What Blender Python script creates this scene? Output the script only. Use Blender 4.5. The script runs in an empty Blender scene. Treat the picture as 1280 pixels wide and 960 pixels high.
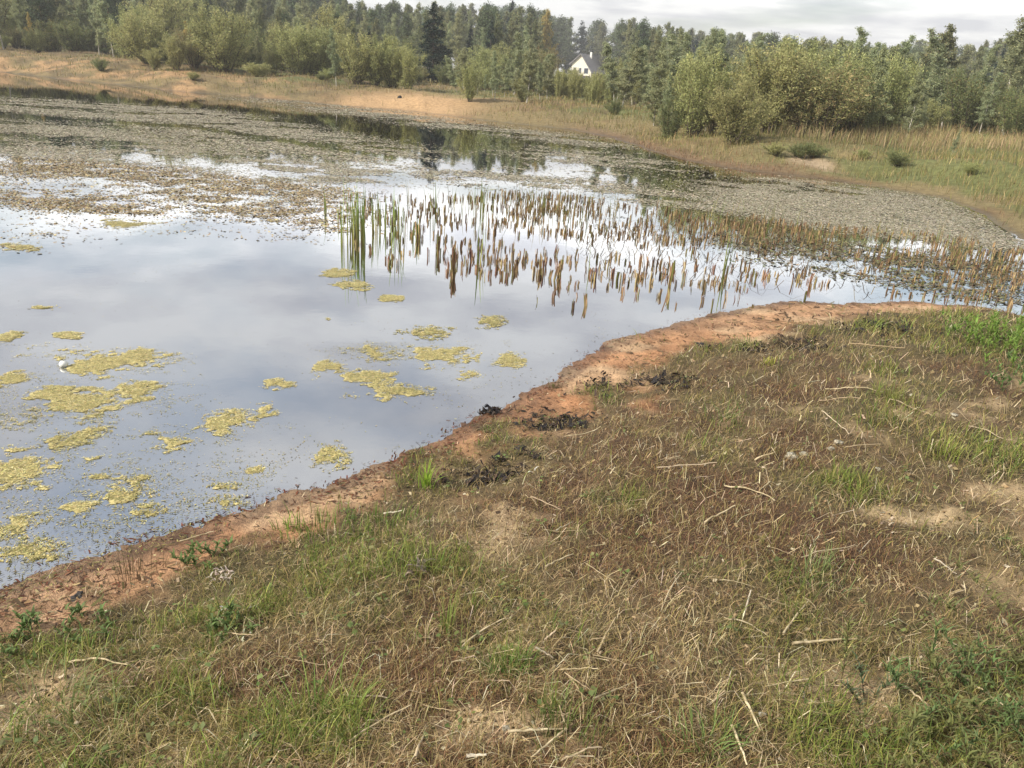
import bpy, math, random
import numpy as np
from mathutils import Matrix, Vector, Euler

# ------------------------------------------------------------------ camera
F = 961.0; CZ = 1.95; PITCH = math.radians(21.7); ROLL = math.radians(4.0)
S = bpy.context.scene
COL = S.collection
cam_d = bpy.data.cameras.new('camera'); cam = bpy.data.objects.new('camera', cam_d); COL.objects.link(cam)
cam_d.sensor_fit = 'HORIZONTAL'; cam_d.sensor_width = 36.0; cam_d.lens = 36.0 * F / 1280.0
cam_d.clip_start = 0.05; cam_d.clip_end = 5000
cam.matrix_world = Matrix.Translation((0, 0, CZ)) @ Matrix.Rotation(math.pi/2 - PITCH, 4, 'X') @ Matrix.Rotation(ROLL, 4, 'Z')
S.camera = cam

# ------------------------------------------------------------------ world: nishita sky with broken cloud
SUN_EL = math.radians(36); SUN_AZ = math.radians(-115)      # azimuth from +Y (ahead), negative = left
W = bpy.data.worlds.new('World'); S.world = W; W.use_nodes = True
nt = W.node_tree; nt.nodes.clear()
def N(nt, t, **kw):
    n = nt.nodes.new(t)
    for k, v in kw.items(): setattr(n, k, v)
    return n
def L(nt, a, b): nt.links.new(a, b)
def math_node(nt, op, a, b=None, c=None, clamp=False):
    n = N(nt, 'ShaderNodeMath', operation=op); n.use_clamp = clamp
    for i, v in enumerate((a, b, c)):
        if v is None: continue
        if isinstance(v, (int, float)): n.inputs[i].default_value = v
        else: L(nt, v, n.inputs[i])
    return n.outputs[0]
def ramp(nt, fac, stops, interp='LINEAR'):
    r = N(nt, 'ShaderNodeValToRGB'); r.color_ramp.interpolation = interp
    e = r.color_ramp.elements
    while len(e) < len(stops): e.new(0.5)
    for el, (p, c) in zip(e, stops):
        el.position = p; el.color = (*c, 1) if len(c) == 3 else c
    if fac is not None: L(nt, fac, r.inputs[0])
    return r
out = N(nt, 'ShaderNodeOutputWorld'); bg = N(nt, 'ShaderNodeBackground'); bg.inputs['Strength'].default_value = 0.1
L(nt, bg.outputs[0], out.inputs[0])
sky = N(nt, 'ShaderNodeTexSky', sky_type='NISHITA'); sky.sun_disc = False
sky.sun_elevation = SUN_EL; sky.sun_rotation = SUN_AZ; sky.air_density = 1.2; sky.dust_density = 2.0
tc = N(nt, 'ShaderNodeTexCoord'); sep = N(nt, 'ShaderNodeSeparateXYZ'); L(nt, tc.outputs['Generated'], sep.inputs[0])
zc = math_node(nt, 'MAXIMUM', sep.outputs[2], 0.0)
den = math_node(nt, 'ADD', zc, 0.10)
cx = math_node(nt, 'DIVIDE', sep.outputs[0], den); cy = math_node(nt, 'DIVIDE', sep.outputs[1], den)
cmb = N(nt, 'ShaderNodeCombineXYZ'); L(nt, cx, cmb.inputs[0]); L(nt, cy, cmb.inputs[1])
n1 = N(nt, 'ShaderNodeTexNoise'); n1.inputs['Scale'].default_value = 0.55; n1.inputs['Detail'].default_value = 7; n1.inputs['Roughness'].default_value = 0.55
n1.inputs['Distortion'].default_value = 0.4; L(nt, cmb.outputs[0], n1.inputs['Vector'])
n2 = N(nt, 'ShaderNodeTexNoise'); n2.inputs['Scale'].default_value = 1.7; n2.inputs['Detail'].default_value = 6; L(nt, cmb.outputs[0], n2.inputs['Vector'])
cover = ramp(nt, n1.outputs[0], [(0.32, (0, 0, 0)), (0.50, (1, 1, 1))])
# cloud radiance (in the sky texture's own units): very bright low down, greyer overhead, mottled
elev = ramp(nt, zc, [(0.0, (6.4, 6.4, 6.45)), (0.09, (7.4, 7.4, 7.4)), (0.135, (10.5, 10.5, 10.5)), (0.175, (13.0, 13.0, 13.0)), (0.205, (9.5, 9.6, 9.8)), (0.25, (5.5, 5.6, 5.85)), (0.42, (4.2, 4.25, 4.4)), (1.0, (8.5, 8.6, 8.8))])
mot = ramp(nt, n2.outputs[0], [(0.38, (0.74, 0.75, 0.80)), (0.56, (1.12, 1.12, 1.11))])
cm = N(nt, 'ShaderNodeMix', data_type='RGBA', blend_type='MULTIPLY'); cm.inputs[0].default_value = 1; cm.clamp_result = False
L(nt, elev.outputs[0], cm.inputs[6]); L(nt, mot.outputs[0], cm.inputs[7])
mx = N(nt, 'ShaderNodeMix', data_type='RGBA'); L(nt, math_node(nt, 'MULTIPLY', cover.outputs[0], 0.93), mx.inputs[0]); L(nt, sky.outputs[0], mx.inputs[6]); L(nt, cm.outputs[2], mx.inputs[7])
L(nt, mx.outputs[2], bg.inputs['Color'])

sd_ = bpy.data.lights.new('sun', 'SUN'); sun = bpy.data.objects.new('sun', sd_); COL.objects.link(sun)
sd_.energy = 4.6; sd_.angle = math.radians(3); sd_.color = (1.0, 0.93, 0.82)
sv = Vector((math.sin(SUN_AZ) * math.cos(SUN_EL), math.cos(SUN_AZ) * math.cos(SUN_EL), math.sin(SUN_EL)))
sun.rotation_euler = sv.to_track_quat('Z', 'Y').to_euler()

S.view_settings.view_transform = 'Standard'; S.view_settings.look = 'None'; S.view_settings.gamma = 1
S.view_settings.use_curve_mapping = False; S.view_settings.exposure = 0.45
S.render.engine = 'CYCLES'
cy_ = S.cycles
cy_.max_bounces = 6; cy_.diffuse_bounces = 2; cy_.glossy_bounces = 3; cy_.transmission_bounces = 3; cy_.transparent_max_bounces = 8
cy_.volume_bounces = 0; cy_.use_denoising = True; cy_.caustics_reflective = False; cy_.caustics_refractive = False
cy_.volume_step_rate = 4

rng = np.random.default_rng(7); random.seed(7)

# ------------------------------------------------------------------ picture <-> place
def ray(px, py):
    x = (px-640)/F; y = -(py-480)/F
    xr = x*math.cos(ROLL)-y*math.sin(ROLL); yr = x*math.sin(ROLL)+y*math.cos(ROLL)
    a = math.pi/2-PITCH
    return np.array([xr, yr*math.cos(a)+math.sin(a), yr*math.sin(a)-math.cos(a)])
def un(px, py, z=0.0):
    d = ray(px, py); t = (z-CZ)/d[2]; return d*t+np.array([0, 0, CZ])
def project(p):
    d = np.asarray(p, float)-np.array([0, 0, CZ]); a = math.pi/2-PITCH
    yr = d[..., 1]*math.cos(a)+d[..., 2]*math.sin(a); zz = d[..., 1]*math.sin(a)-d[..., 2]*math.cos(a); xr = d[..., 0]
    zz = np.where(zz < 1e-3, 1e-3, zz)
    xr = xr/zz; yr = yr/zz
    x = xr*math.cos(ROLL)+yr*math.sin(ROLL); y = -xr*math.sin(ROLL)+yr*math.cos(ROLL)
    return np.stack([640+F*x, 480-F*y], -1)
def horizon(px): return 97+45*(px-640)/640

# ------------------------------------------------------------------ noise
def _hash(ix, iy, seed):
    h = (ix.astype(np.int64)*374761393 + iy.astype(np.int64)*668265263 + seed*1442695041) & 0xffffffff
    h = ((h ^ (h >> 13))*1274126177) & 0xffffffff
    return ((h ^ (h >> 16)) & 0xffffff)/float(0xffffff)
def vnoise(x, y, seed=0):
    x = np.asarray(x, float); y = np.asarray(y, float)
    ix = np.floor(x); iy = np.floor(y); fx = x-ix; fy = y-iy
    fx = fx*fx*(3-2*fx); fy = fy*fy*(3-2*fy)
    a = _hash(ix, iy, seed); b = _hash(ix+1, iy, seed); c = _hash(ix, iy+1, seed); d = _hash(ix+1, iy+1, seed)
    return (a*(1-fx)+b*fx)*(1-fy)+(c*(1-fx)+d*fx)*fy
def fbm(x, y, scale=1.0, octv=4, seed=0, gain=0.5):
    x = np.asarray(x, float); y = np.asarray(y, float); v = 0; amp = 1; tot = 0; fr = 1.0/scale
    for o in range(octv):
        c, s = math.cos(o*1.1), math.sin(o*1.1)
        v = v+amp*vnoise((x*c-y*s)*fr+o*17.3, (x*s+y*c)*fr-o*9.1, seed+o*31); tot += amp; amp *= gain; fr *= 2.03
    return v/tot
def ss(a, b, x):
    t = np.clip((x-a)/(b-a), 0, 1); return t*t*(3-2*t)

# ------------------------------------------------------------------ pond outline and ground height
near_px = [(1280, 396), (1220, 384), (1150, 378), (1060, 380), (1000, 378), (930, 385), (860, 400), (800, 415), (755, 430), (700, 465), (650, 495), (600, 520), (540, 555), (480, 580), (400, 605), (350, 620), (300, 640), (220, 665), (150, 686), (105, 700), (60, 715), (0, 737)]
far_px = [(0, 90), (60, 97), (134, 104), (215, 114), (286, 119), (370, 126), (430, 132), (500, 138), (548, 143), (602, 150), (702, 161), (770, 172), (800, 187), (867, 203), (931, 214), (1025, 223), (1100, 234), (1167, 246), (1212, 264), (1250, 285), (1280, 299)]
poly = [tuple(un(*p)[:2]) for p in near_px]
poly += [(-2.6, 1.9), (-5, 1.0), (-12, 0.5), (-28, 6), (-46, 22), (-52, 40), (-46, 54)]
poly += [tuple(un(*p)[:2]) for p in far_px]
poly += [(9.6, 12.0), (11.5, 11.0), (12.4, 9.4), (11, 8.0), (8.5, 7.8)]
POLY = np.array(poly)
def sdf(x, y):
    """signed distance to the pond edge, positive on land"""
    x = np.asarray(x, float).ravel(); y = np.asarray(y, float).ravel()
    best = np.full(x.shape, 1e9); inside = np.zeros(x.shape, bool)
    n = len(POLY)
    for i in range(n):
        ax, ay = POLY[i]; bx, by = POLY[(i+1) % n]
        ex, ey = bx-ax, by-ay
        t = np.clip(((x-ax)*ex+(y-ay)*ey)/(ex*ex+ey*ey), 0, 1)
        d = (x-ax-ex*t)**2+(y-ay-ey*t)**2
        best = np.minimum(best, d)
        c = ((ay > y) != (by > y))
        with np.errstate(divide='ignore', invalid='ignore'):
            xi = (bx-ax)*(y-ay)/(by-ay+1e-12)+ax
        inside ^= (c & (x < xi))
    return np.where(inside, -1, 1)*np.sqrt(best)
def farness(x, y):
    # 0 on the near bank, 1 on the far banks
    return ss(9.0, 12.5, y+0.10*np.abs(x))
def shore(x, y):
    x = np.asarray(x, float); y = np.asarray(y, float); r = np.hypot(x, y)
    s = sdf(x, y)
    w = np.clip(r/12, 0.25, 3.0)
    return s + (fbm(x, y, 0.30, 3, 5)-0.5)*0.26*np.minimum(w, 1) + (fbm(x, y, 0.10, 3, 7)-0.5)*0.07 + (fbm(x, y, 2.0, 3, 6)-0.5)*0.5*np.maximum(w-0.5, 0)
def height(x, y, s=None):
    x = np.asarray(x, float).ravel(); y = np.asarray(y, float).ravel()
    if s is None: s = shore(x, y)
    f = farness(x, y)
    zn = np.interp(s, [-9, -3, -1, -0.3, 0, 0.25, 0.6, 1.1, 2.0, 4.0, 12], [-1.4, -0.7, -0.3, -0.08, 0.0, 0.03, 0.07, 0.20, 0.34, 0.42, 0.6])
    zn = zn + ss(0.05, 0.8, s)*((fbm(x, y, 0.55, 3, 11)-0.5)*0.09+(fbm(x, y, 0.12, 3, 12)-0.5)*0.035) + ss(-0.2, 0.1, s)*((fbm(x, y, 0.05, 3, 13)-0.5)*0.018+(fbm(x, y, 0.16, 2, 14)-0.5)*0.03*ss(0.05, 0.3, s))
    left = ss(0, -34, x)*ss(30, 48, y)
    top = 0.62+0.45*left+0.0*x
    zf = np.interp(s, [-9, -3, -1, 0, 0.4, 1.5, 3.5, 8, 40, 200, 900], [-1.4, -0.7, -0.25, 0, 0.06, 0.24, 0.62, 0.9, 1.15, 1.9, 4.0])
    zf = np.where(s > 0.0, zf*top/0.72, zf)
    # low sandy landing in the middle of the far bank
    c = un(505, 130, 0.3); sand = np.exp(-(((x-c[0])/5.2)**2+((y-c[1])/7)**2))
    zf = zf*(1-0.35*sand) + ss(0.3, 2.5, s)*(fbm(x, y, 3.0, 4, 21)-0.5)*0.75 + ss(0.2, 1, s)*(fbm(x, y, 0.6, 3, 22)-0.5)*0.12
    zf = np.where(s > 0.3, np.maximum(zf, 0.05), zf)
    return zn*(1-f)+zf*f
def H(x, y): return float(height([x], [y])[0])
def on_ground(px, py, z0=0.3):
    z = z0
    for _ in range(12):
        p = un(px, py, z); z = 0.5*z+0.5*max(H(p[0], p[1]), -0.0)
    p = un(px, py, z); return p

# ------------------------------------------------------------------ mesh helpers
def mesh_np(name, verts, quads=None, tris=None, mat=None, col=None, attrs=None, smooth=False, matidx=None):
    me = bpy.data.meshes.new(name)
    verts = np.ascontiguousarray(verts, np.float32).reshape(-1, 3)
    me.vertices.add(len(verts)); me.vertices.foreach_set('co', verts.ravel())
    loops = []; starts = []; tot = 0
    if quads is not None and len(quads):
        q = np.asarray(quads, np.int32).reshape(-1, 4); loops.append(q.ravel()); starts.append(np.arange(len(q))*4); tot = 4*len(q)
    if tris is not None and len(tris):
        t = np.asarray(tris, np.int32).reshape(-1, 3); loops.append(t.ravel()); starts.append(tot+np.arange(len(t))*3)
    lp = np.concatenate(loops).astype(np.int32); st = np.concatenate(starts).astype(np.int32)
    me.loops.add(len(lp)); me.loops.foreach_set('vertex_index', lp)
    me.polygons.add(len(st)); me.polygons.foreach_set('loop_start', st)
    if smooth: me.polygons.foreach_set('use_smooth', np.ones(len(st), bool))
    else: me.polygons.foreach_set('use_smooth', np.zeros(len(st), bool))
    if mat is not None:
        for m in (mat if isinstance(mat, (list, tuple)) else [mat]): me.materials.append(m)
    if matidx is not None: me.polygons.foreach_set('material_index', np.asarray(matidx, np.int32))
    me.update(calc_edges=True)
    if col is not None:
        a = me.color_attributes.new('tint', 'FLOAT_COLOR', 'POINT')
        c = np.ones((len(verts), 4), np.float32); c[:, :3] = col; a.data.foreach_set('color', c.ravel())
    for k, v in (attrs or {}).items():
        a = me.attributes.new(k, 'FLOAT', 'POINT'); a.data.foreach_set('value', np.asarray(v, np.float32).ravel())
    me.validate()
    return me
def link(name, me, parent=None, loc=None):
    o = bpy.data.objects.new(name, me); COL.objects.link(o)
    if parent is not None: o.parent = parent
    if loc is not None: o.location = loc
    return o
def tag(o, label=None, cat=None, group=None, kind=None):
    if label: o['label'] = label
    if cat: o['category'] = cat
    if group: o['group'] = group
    if kind: o['kind'] = kind
    return o
def empty(name, loc=(0, 0, 0), rz=0):
    o = bpy.data.objects.new(name, None); COL.objects.link(o); o.location = loc; o.rotation_euler[2] = rz; return o

# ------------------------------------------------------------------ materials
def new_mat(name):
    m = bpy.data.materials.new(name); m.use_nodes = True; m.node_tree.nodes.clear()
    return m, m.node_tree
def plant_mat(name, translucent=0.3, rough=0.6, rand=0.0, spec=0.25):
    """diffuse + translucent leaf tissue, colour from the 'tint' attribute, a little variation per object"""
    m, t = new_mat(name)
    o = N(t, 'ShaderNodeOutputMaterial'); p = N(t, 'ShaderNodeBsdfPrincipled'); tr = N(t, 'ShaderNodeBsdfTranslucent'); mx = N(t, 'ShaderNodeMixShader')
    at = N(t, 'ShaderNodeAttribute'); at.attribute_name = 'tint'
    c = at.outputs['Color']
    if rand > 0:
        oi = N(t, 'ShaderNodeObjectInfo'); hs = N(t, 'ShaderNodeHueSaturation')
        L(t, math_node(t, 'MULTIPLY_ADD', oi.outputs['Random'], rand*0.10, 0.5-rand*0.05), hs.inputs['Hue'])
        r2 = math_node(t, 'FRACT', math_node(t, 'MULTIPLY', oi.outputs['Random'], 7.13))
        L(t, math_node(t, 'MULTIPLY_ADD', r2, rand*0.8, 1-rand*0.4), hs.inputs['Value'])
        L(t, c, hs.inputs['Color']); c = hs.outputs[0]
    L(t, c, p.inputs['Base Color']); L(t, c, tr.inputs['Color'])
    p.inputs['Roughness'].default_value = rough; p.inputs['Specular IOR Level'].default_value = spec
    mx.inputs[0].default_value = translucent
    L(t, p.outputs[0], mx.inputs[1]); L(t, tr.outputs[0], mx.inputs[2]); L(t, mx.outputs[0], o.inputs[0])
    return m
def plain_mat(name, col, rough=0.7, noise=0.25, scale=20, bump=0.0, spec=0.3, col2=None):
    m, t = new_mat(name)
    o = N(t, 'ShaderNodeOutputMaterial'); p = N(t, 'ShaderNodeBsdfPrincipled'); L(t, p.outputs[0], o.inputs[0])
    g = N(t, 'ShaderNodeTexCoord'); nz = N(t, 'ShaderNodeTexNoise'); nz.inputs['Scale'].default_value = scale; nz.inputs['Detail'].default_value = 5
    L(t, g.outputs['Object'], nz.inputs['Vector'])
    a = tuple(c*(1-noise) for c in col); b = col2 or tuple(min(1, c*(1+noise)) for c in col)
    r = ramp(t, nz.outputs[0], [(0.3, a), (0.7, b)]); L(t, r.outputs[0], p.inputs['Base Color'])
    p.inputs['Roughness'].default_value = rough; p.inputs['Specular IOR Level'].default_value = spec
    if bump:
        bp = N(t, 'ShaderNodeBump'); bp.inputs['Strength'].default_value = bump; bp.inputs['Distance'].default_value = 0.02
        L(t, nz.outputs[0], bp.inputs['Height']); L(t, bp.outputs[0], p.inputs['Normal'])
    return m
M_grass = plant_mat('grass_blade', 0.30)
M_dry = plant_mat('dry_blade', 0.18, 0.75)
M_leaf = plant_mat('tree_leaf', 0.42, 0.65, rand=0.30, spec=0.15)
M_needle = plant_mat('needle', 0.08, 0.7, rand=0.4, spec=0.1)
M_stub = plant_mat('reed_sheath', 0.12, 0.6, rand=0.5)
M_flake = plant_mat('pondweed', 0.0, 0.55)
M_algae = plant_mat('algae', 0.1, 0.5, spec=0.4)
M_stalk = plain_mat('weathered_stalk', (0.50, 0.39, 0.21), 0.85, 0.5, 35, 0.3, 0.2, (0.66, 0.55, 0.36))
M_bark_pale = plain_mat('birch_bark', (0.45, 0.42, 0.36), 0.8, 0.45, 6)
M_bark_dark = plain_mat('dark_bark', (0.10, 0.08, 0.06), 0.9, 0.35, 8)
M_bark_grey = plain_mat('grey_bark', (0.20, 0.17, 0.13), 0.9, 0.35, 8)
M_bark_red = plain_mat('pine_bark', (0.24, 0.15, 0.09), 0.9, 0.35, 8)

# ------------------------------------------------------------------ near-bank cover masks (where bare, green, rust brown)
def blobs(x, y, lst, zg=0.33):
    v = np.zeros(np.shape(x))
    for (px, py, rx, ry, a) in lst:
        c = un(px, py, zg); e = un(px+rx, py, zg); g = un(px, py-ry, zg)
        ax = max(np.hypot(*(e-c)[:2]), 0.03); ay = max(np.hypot(*(g-c)[:2]), 0.03)
        v = v+a*np.exp(-(((x-c[0])/ax)**2+((y-c[1])/ay)**2))
    return v
BARE = [(1065, 855, 75, 26, 1), (600, 905, 80, 28, .8), (800, 745, 30, 50, .6), (1245, 625, 50, 14, .7), (1100, 650, 35, 10, .9), (1170, 660, 40, 10, .5),
        (1240, 740, 70, 30, .8), (660, 925, 120, 30, .5), (250, 935, 90, 26, .5), (20, 950, 60, 20, .8), (500, 945, 60, 20, .6), (1000, 800, 70, 30, .4), (900, 830, 60, 50, .35),
        (830, 850, 30, 30, .5), (1130, 800, 70, 26, .5), (540, 770, 40, 10, .25), (1030, 905, 90, 30, .5), (860, 930, 90, 22, .5), (1210, 560, 60, 10, .3)]
GREEN = [(450, 665, 70, 22, .9), (400, 700, 90, 30, .9), (540, 650, 60, 10, .5), (200, 745, 70, 26, .6), (60, 760, 70, 40, .6), (60, 880, 90, 60, .9), (220, 870, 60, 50, .5), (640, 830, 30, 14, 1),
         (690, 910, 50, 40, .8), (1240, 435, 90, 40, 1.2), (1010, 480, 80, 40, .4), (900, 520, 70, 30, .6), (1180, 560, 60, 26, .7), (890, 930, 40, 30, .6), (980, 720, 80, 20, .6), (740, 800, 40, 30, .5),
         (1000, 600, 100, 30, .35), (400, 900, 80, 50, .5), (950, 780, 60, 30, .5), (1130, 600, 60, 30, .5), (600, 720, 60, 40, .3), (880, 470, 50, 20, .6), (1090, 450, 80, 20, .5), (1200, 880, 120, 60, .6), (1150, 940, 100, 40, .6), (450, 740, 60, 26, .5)]
RUST = [(880, 640, 110, 50, .8), (300, 830, 130, 50, .9), (570, 760, 90, 60, .9), (160, 800, 120, 22, .7), (720, 620, 90, 40, .7), (600, 700, 90, 30, .6), (1000, 700, 120, 40, .4), (800, 560, 90, 30, .5), (470, 830, 70, 40, .6), (1060, 500, 100, 30, .3), (250, 900, 60, 30, .4), (950, 560, 60, 40, .3)]
def masks(x, y):
    s = shore(x, y)
    n1 = fbm(x, y, 0.45, 4, 41); n2 = fbm(x, y, 0.5, 4, 42); n3 = fbm(x, y, 0.22, 3, 43)
    bare = 0.9*ss(0.62, 0.86, n1+0.52*blobs(x, y, BARE)+0.10*(fbm(x, y, 0.10, 3, 45)-.5)*2+0.12*(n3-0.5))
    shoreb = np.clip(1-ss(0.24, 0.60, s+(n3-0.5)*0.6+(n2-0.5)*0.95-0.42*ss(3.5, 7, np.hypot(x, y))), 0, 1)     # the beach strip is bare too
    green = ss(0.50, 0.78, n2+0.40*blobs(x, y, GREEN)-0.15*blobs(x, y, RUST))
    rust = ss(0.42, 0.68, (1-n2)*0.9+0.40*blobs(x, y, RUST)-0.25*blobs(x, y, GREEN))
    return s, bare, shoreb, green, rust, n3

# ------------------------------------------------------------------ ground sheet
th = np.concatenate([np.radians(np.linspace(-52, 52, 430)), np.radians(np.linspace(52, 308, 62))[1:-1]])
rr = [0.0]; r = 0.25; 
rs = []
while r < 1500:
    rs.append(r); r *= 1.012 if r < 12 else (1.014 if r < 80 else 1.05)
rs = np.array(rs)
TH, RR = np.meshgrid(th, rs)                  # rows: rings
GX = (RR*np.sin(TH)).ravel(); GY = (RR*np.cos(TH)).ravel()
GS = shore(GX, GY)
GZ = height(GX, GY, GS)
nt_, nr_ = len(th), len(rs)
ii = (np.arange(nr_-1)[:, None]*nt_+np.arange(nt_)[None, :]); jj = (np.arange(nr_-1)[:, None]*nt_+((np.arange(nt_)+1) % nt_)[None, :])
quads = np.stack([ii, jj, jj+nt_, ii+nt_], -1).reshape(-1, 4)[:, ::-1]
verts = np.stack([GX, GY, GZ], -1)
verts = np.vstack([verts, [[0, 0, height([0.], [0.])[0]]]])
cen = np.array([[len(verts)-1, (k+1) % nt_, k] for k in range(nt_)])
def lerp(a, b, t): return a*(1-t[:, None])+np.asarray(b)*t[:, None]
s_, bare_, shoreb_, green_, rust_, n3_ = masks(GX, GY)
fr = farness(GX, GY)
g = np.tile(np.array([[0.100, 0.072, 0.036]]), (len(GX), 1))           # thatch / litter soil, darkened to paint in shade among grass roots
g = lerp(g, (0.070, 0.064, 0.026), green_*0.7)
g = lerp(g, (0.070, 0.040, 0.024), rust_*0.9)
g = lerp(g, (0.42, 0.31, 0.18), bare_*(0.55+0.45*ss(0.3, 0.7, fbm(GX, GY, 0.09, 3, 51))))
near_y = ss(2.0, 5.0, GY+GX*0.4)
beach = (0.40*np.ones(len(GX)))[:, None]*np.array([[1.0, 0.62, 0.36]])
orange = (1-0.75*ss(5.2, 6.8, GY))*ss(-1.7, -1.0, GX)*(0.6+0.4*ss(0.35, 0.65, fbm(GX, GY, 0.8, 3, 52)))
beach = lerp(beach, (0.40, 0.185, 0.082), orange*0.8)
dk = ss(0.52, 0.66, fbm(GX, GY, 0.25, 4, 53))*0.55
beach = lerp(beach, (0.16, 0.085, 0.045), dk)
beach = lerp(beach, (0.50, 0.36, 0.22), ss(0.55, 0.7, fbm(GX, GY, 0.45, 3, 57))*0.6)
beach = lerp(beach, (0.13, 0.07, 0.04), 0.6*np.exp(-((s_-0.13-0.12*(fbm(GX, GY, 0.5, 3, 58)-.5))/0.022)**2))
g = lerp(g, beach, shoreb_)*1.0 if False else g*(1-shoreb_[:, None])+beach*shoreb_[:, None]
wet = 1-ss(0.02, 0.22, s_)
g = g*(1-0.5*wet[:, None])
bed = np.tile(np.array([[0.30, 0.23, 0.16]]), (len(GX), 1)); g = g*(1-ss(0, -0.5, s_)[:, None])+bed*ss(0, -0.5, s_)[:, None]
# far banks: straw, green sedge, sand, rust sedge at the water
fn = fbm(GX, GY, 5, 4, 61); fn2 = fbm(GX, GY, 1.6, 4, 62)
f = np.tile(np.array([[0.20, 0.155, 0.075]]), (len(GX), 1))
f = lerp(f, (0.115, 0.13, 0.045), ss(0.42, 0.6, fn)*ss(2.0, 6, GS))
f = lerp(f, (0.16, 0.10, 0.05), ss(0.5, 0.65, fn2)*0.6)
hump = np.exp(-(((GX-11.5)/5.5)**2+((GY-20)/7)**2)); f = lerp(f, (0.125, 0.14, 0.05), np.clip(hump*1.2, 0, 1)*ss(.32, .50, fn2)*ss(.2, 1, GS)*.9)
lf = ss(-11, -18, GX)*ss(30, 40, GY)*(1-ss(5, 11, GS)); f = lerp(f, (0.39, 0.245, 0.125), lf*(0.05+0.8*ss(0.42, 0.60, fn2)))
f = lerp(f, (0.11, 0.085, 0.045), ss(.46, .62, fbm(GX, GY, 0.9, 5, 66, .6))*0.8*ss(0, -8, GX))
c = un(505, 128, 0.35); sand = np.exp(-(((GX-c[0])/3.8)**2+((GY-c[1])/7.0)**2)**1.5); f = lerp(f, (0.42, 0.275, 0.145), np.clip(sand*1.3, 0, 1))
c = un(985, 192, 0.45); sand2 = np.exp(-(((GX-c[0]-.6+0.25*(GY-c[1]))/0.6)**2+((GY-c[1])/0.9)**2)**1.5); f = lerp(f, (0.34, 0.26, 0.17), np.clip(sand2*1.3, 0, 1)*ss(0.35, 0.55, fbm(GX, GY, 0.8, 3, 64)))
redz = ss(1, 3, GX)*(1-ss(6.5, 9, GX))*(1-ss(0.3, 1.3, GS+1.5*(fn2-.5))); f = lerp(f, (0.15, 0.095, 0.058), redz*0.7)
f = f*(1-0.4*(1-ss(0.0, 0.3, GS))[:, None])
bedf = ss(0, -0.4, GS)[:, None]; f = f*(1-bedf)+np.array([[0.10, 0.08, 0.05]])*bedf
gcol = g*(1-fr[:, None])+f*fr[:, None]
gcol = np.vstack([gcol, gcol[:1]])

m, t = new_mat('ground_soil'); M_ground = m
o = N(t, 'ShaderNodeOutputMaterial'); p = N(t, 'ShaderNodeBsdfPrincipled'); L(t, p.outputs[0], o.inputs[0])
at = N(t, 'ShaderNodeAttribute'); at.attribute_name = 'tint'; geo = N(t, 'ShaderNodeNewGeometry')
a1 = N(t, 'ShaderNodeTexNoise'); a1.inputs['Scale'].default_value = 55; a1.inputs['Detail'].default_value = 6; a1.inputs['Roughness'].default_value = 0.65; L(t, geo.outputs['Position'], a1.inputs['Vector'])
a2 = N(t, 'ShaderNodeTexNoise'); a2.inputs['Scale'].default_value = 7; a2.inputs['Detail'].default_value = 6; L(t, geo.outputs['Position'], a2.inputs['Vector'])
vo = N(t, 'ShaderNodeTexVoronoi'); vo.inputs['Scale'].default_value = 160; L(t, geo.outputs['Position'], vo.inputs['Vector'])
r1 = ramp(t, a1.outputs[0], [(0.3, (0.62, 0.62, 0.62)), (0.7, (1.35, 1.35, 1.35))]); r2 = ramp(t, a2.outputs[0], [(0.3, (0.75, 0.73, 0.70)), (0.7, (1.25, 1.25, 1.25))])
q = N(t, 'ShaderNodeMix', data_type='RGBA', blend_type='MULTIPLY'); q.inputs[0].default_value = 1; q.clamp_result = False; L(t, at.outputs['Color'], q.inputs[6]); L(t, r1.outputs[0], q.inputs[7])
q2 = N(t, 'ShaderNodeMix', data_type='RGBA', blend_type='MULTIPLY'); q2.inputs[0].default_value = 1; q2.clamp_result = False; L(t, q.outputs[2], q2.inputs[6]); L(t, r2.outputs[0], q2.inputs[7])
L(t, q2.outputs[2], p.inputs['Base Color']); 
ws = N(t, 'ShaderNodeAttribute'); ws.attribute_name = 'wet'
L(t, math_node(t, 'MULTIPLY_ADD', ws.outputs['Fac'], -0.5, 0.9), p.inputs['Roughness']); p.inputs['Specular IOR Level'].default_value = 0.3
hsum = math_node(t, 'ADD', math_node(t, 'MULTIPLY', a1.outputs[0], 1.0), math_node(t, 'MULTIPLY', vo.outputs['Distance'], 0.35))
bp = N(t, 'ShaderNodeBump'); bp.inputs['Strength'].default_value = 0.8; bp.inputs['Distance'].default_value = 0.012; L(t, hsum, bp.inputs['Height']); L(t, bp.outputs[0], p.inputs['Normal'])
wetv = np.concatenate([1-ss(0.03, 0.25, GS), [0]])
me = mesh_np('ground', verts, quads, cen, M_ground, gcol, {'wet': wetv}, smooth=True)
tag(link('ground', me), kind='structure')

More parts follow.
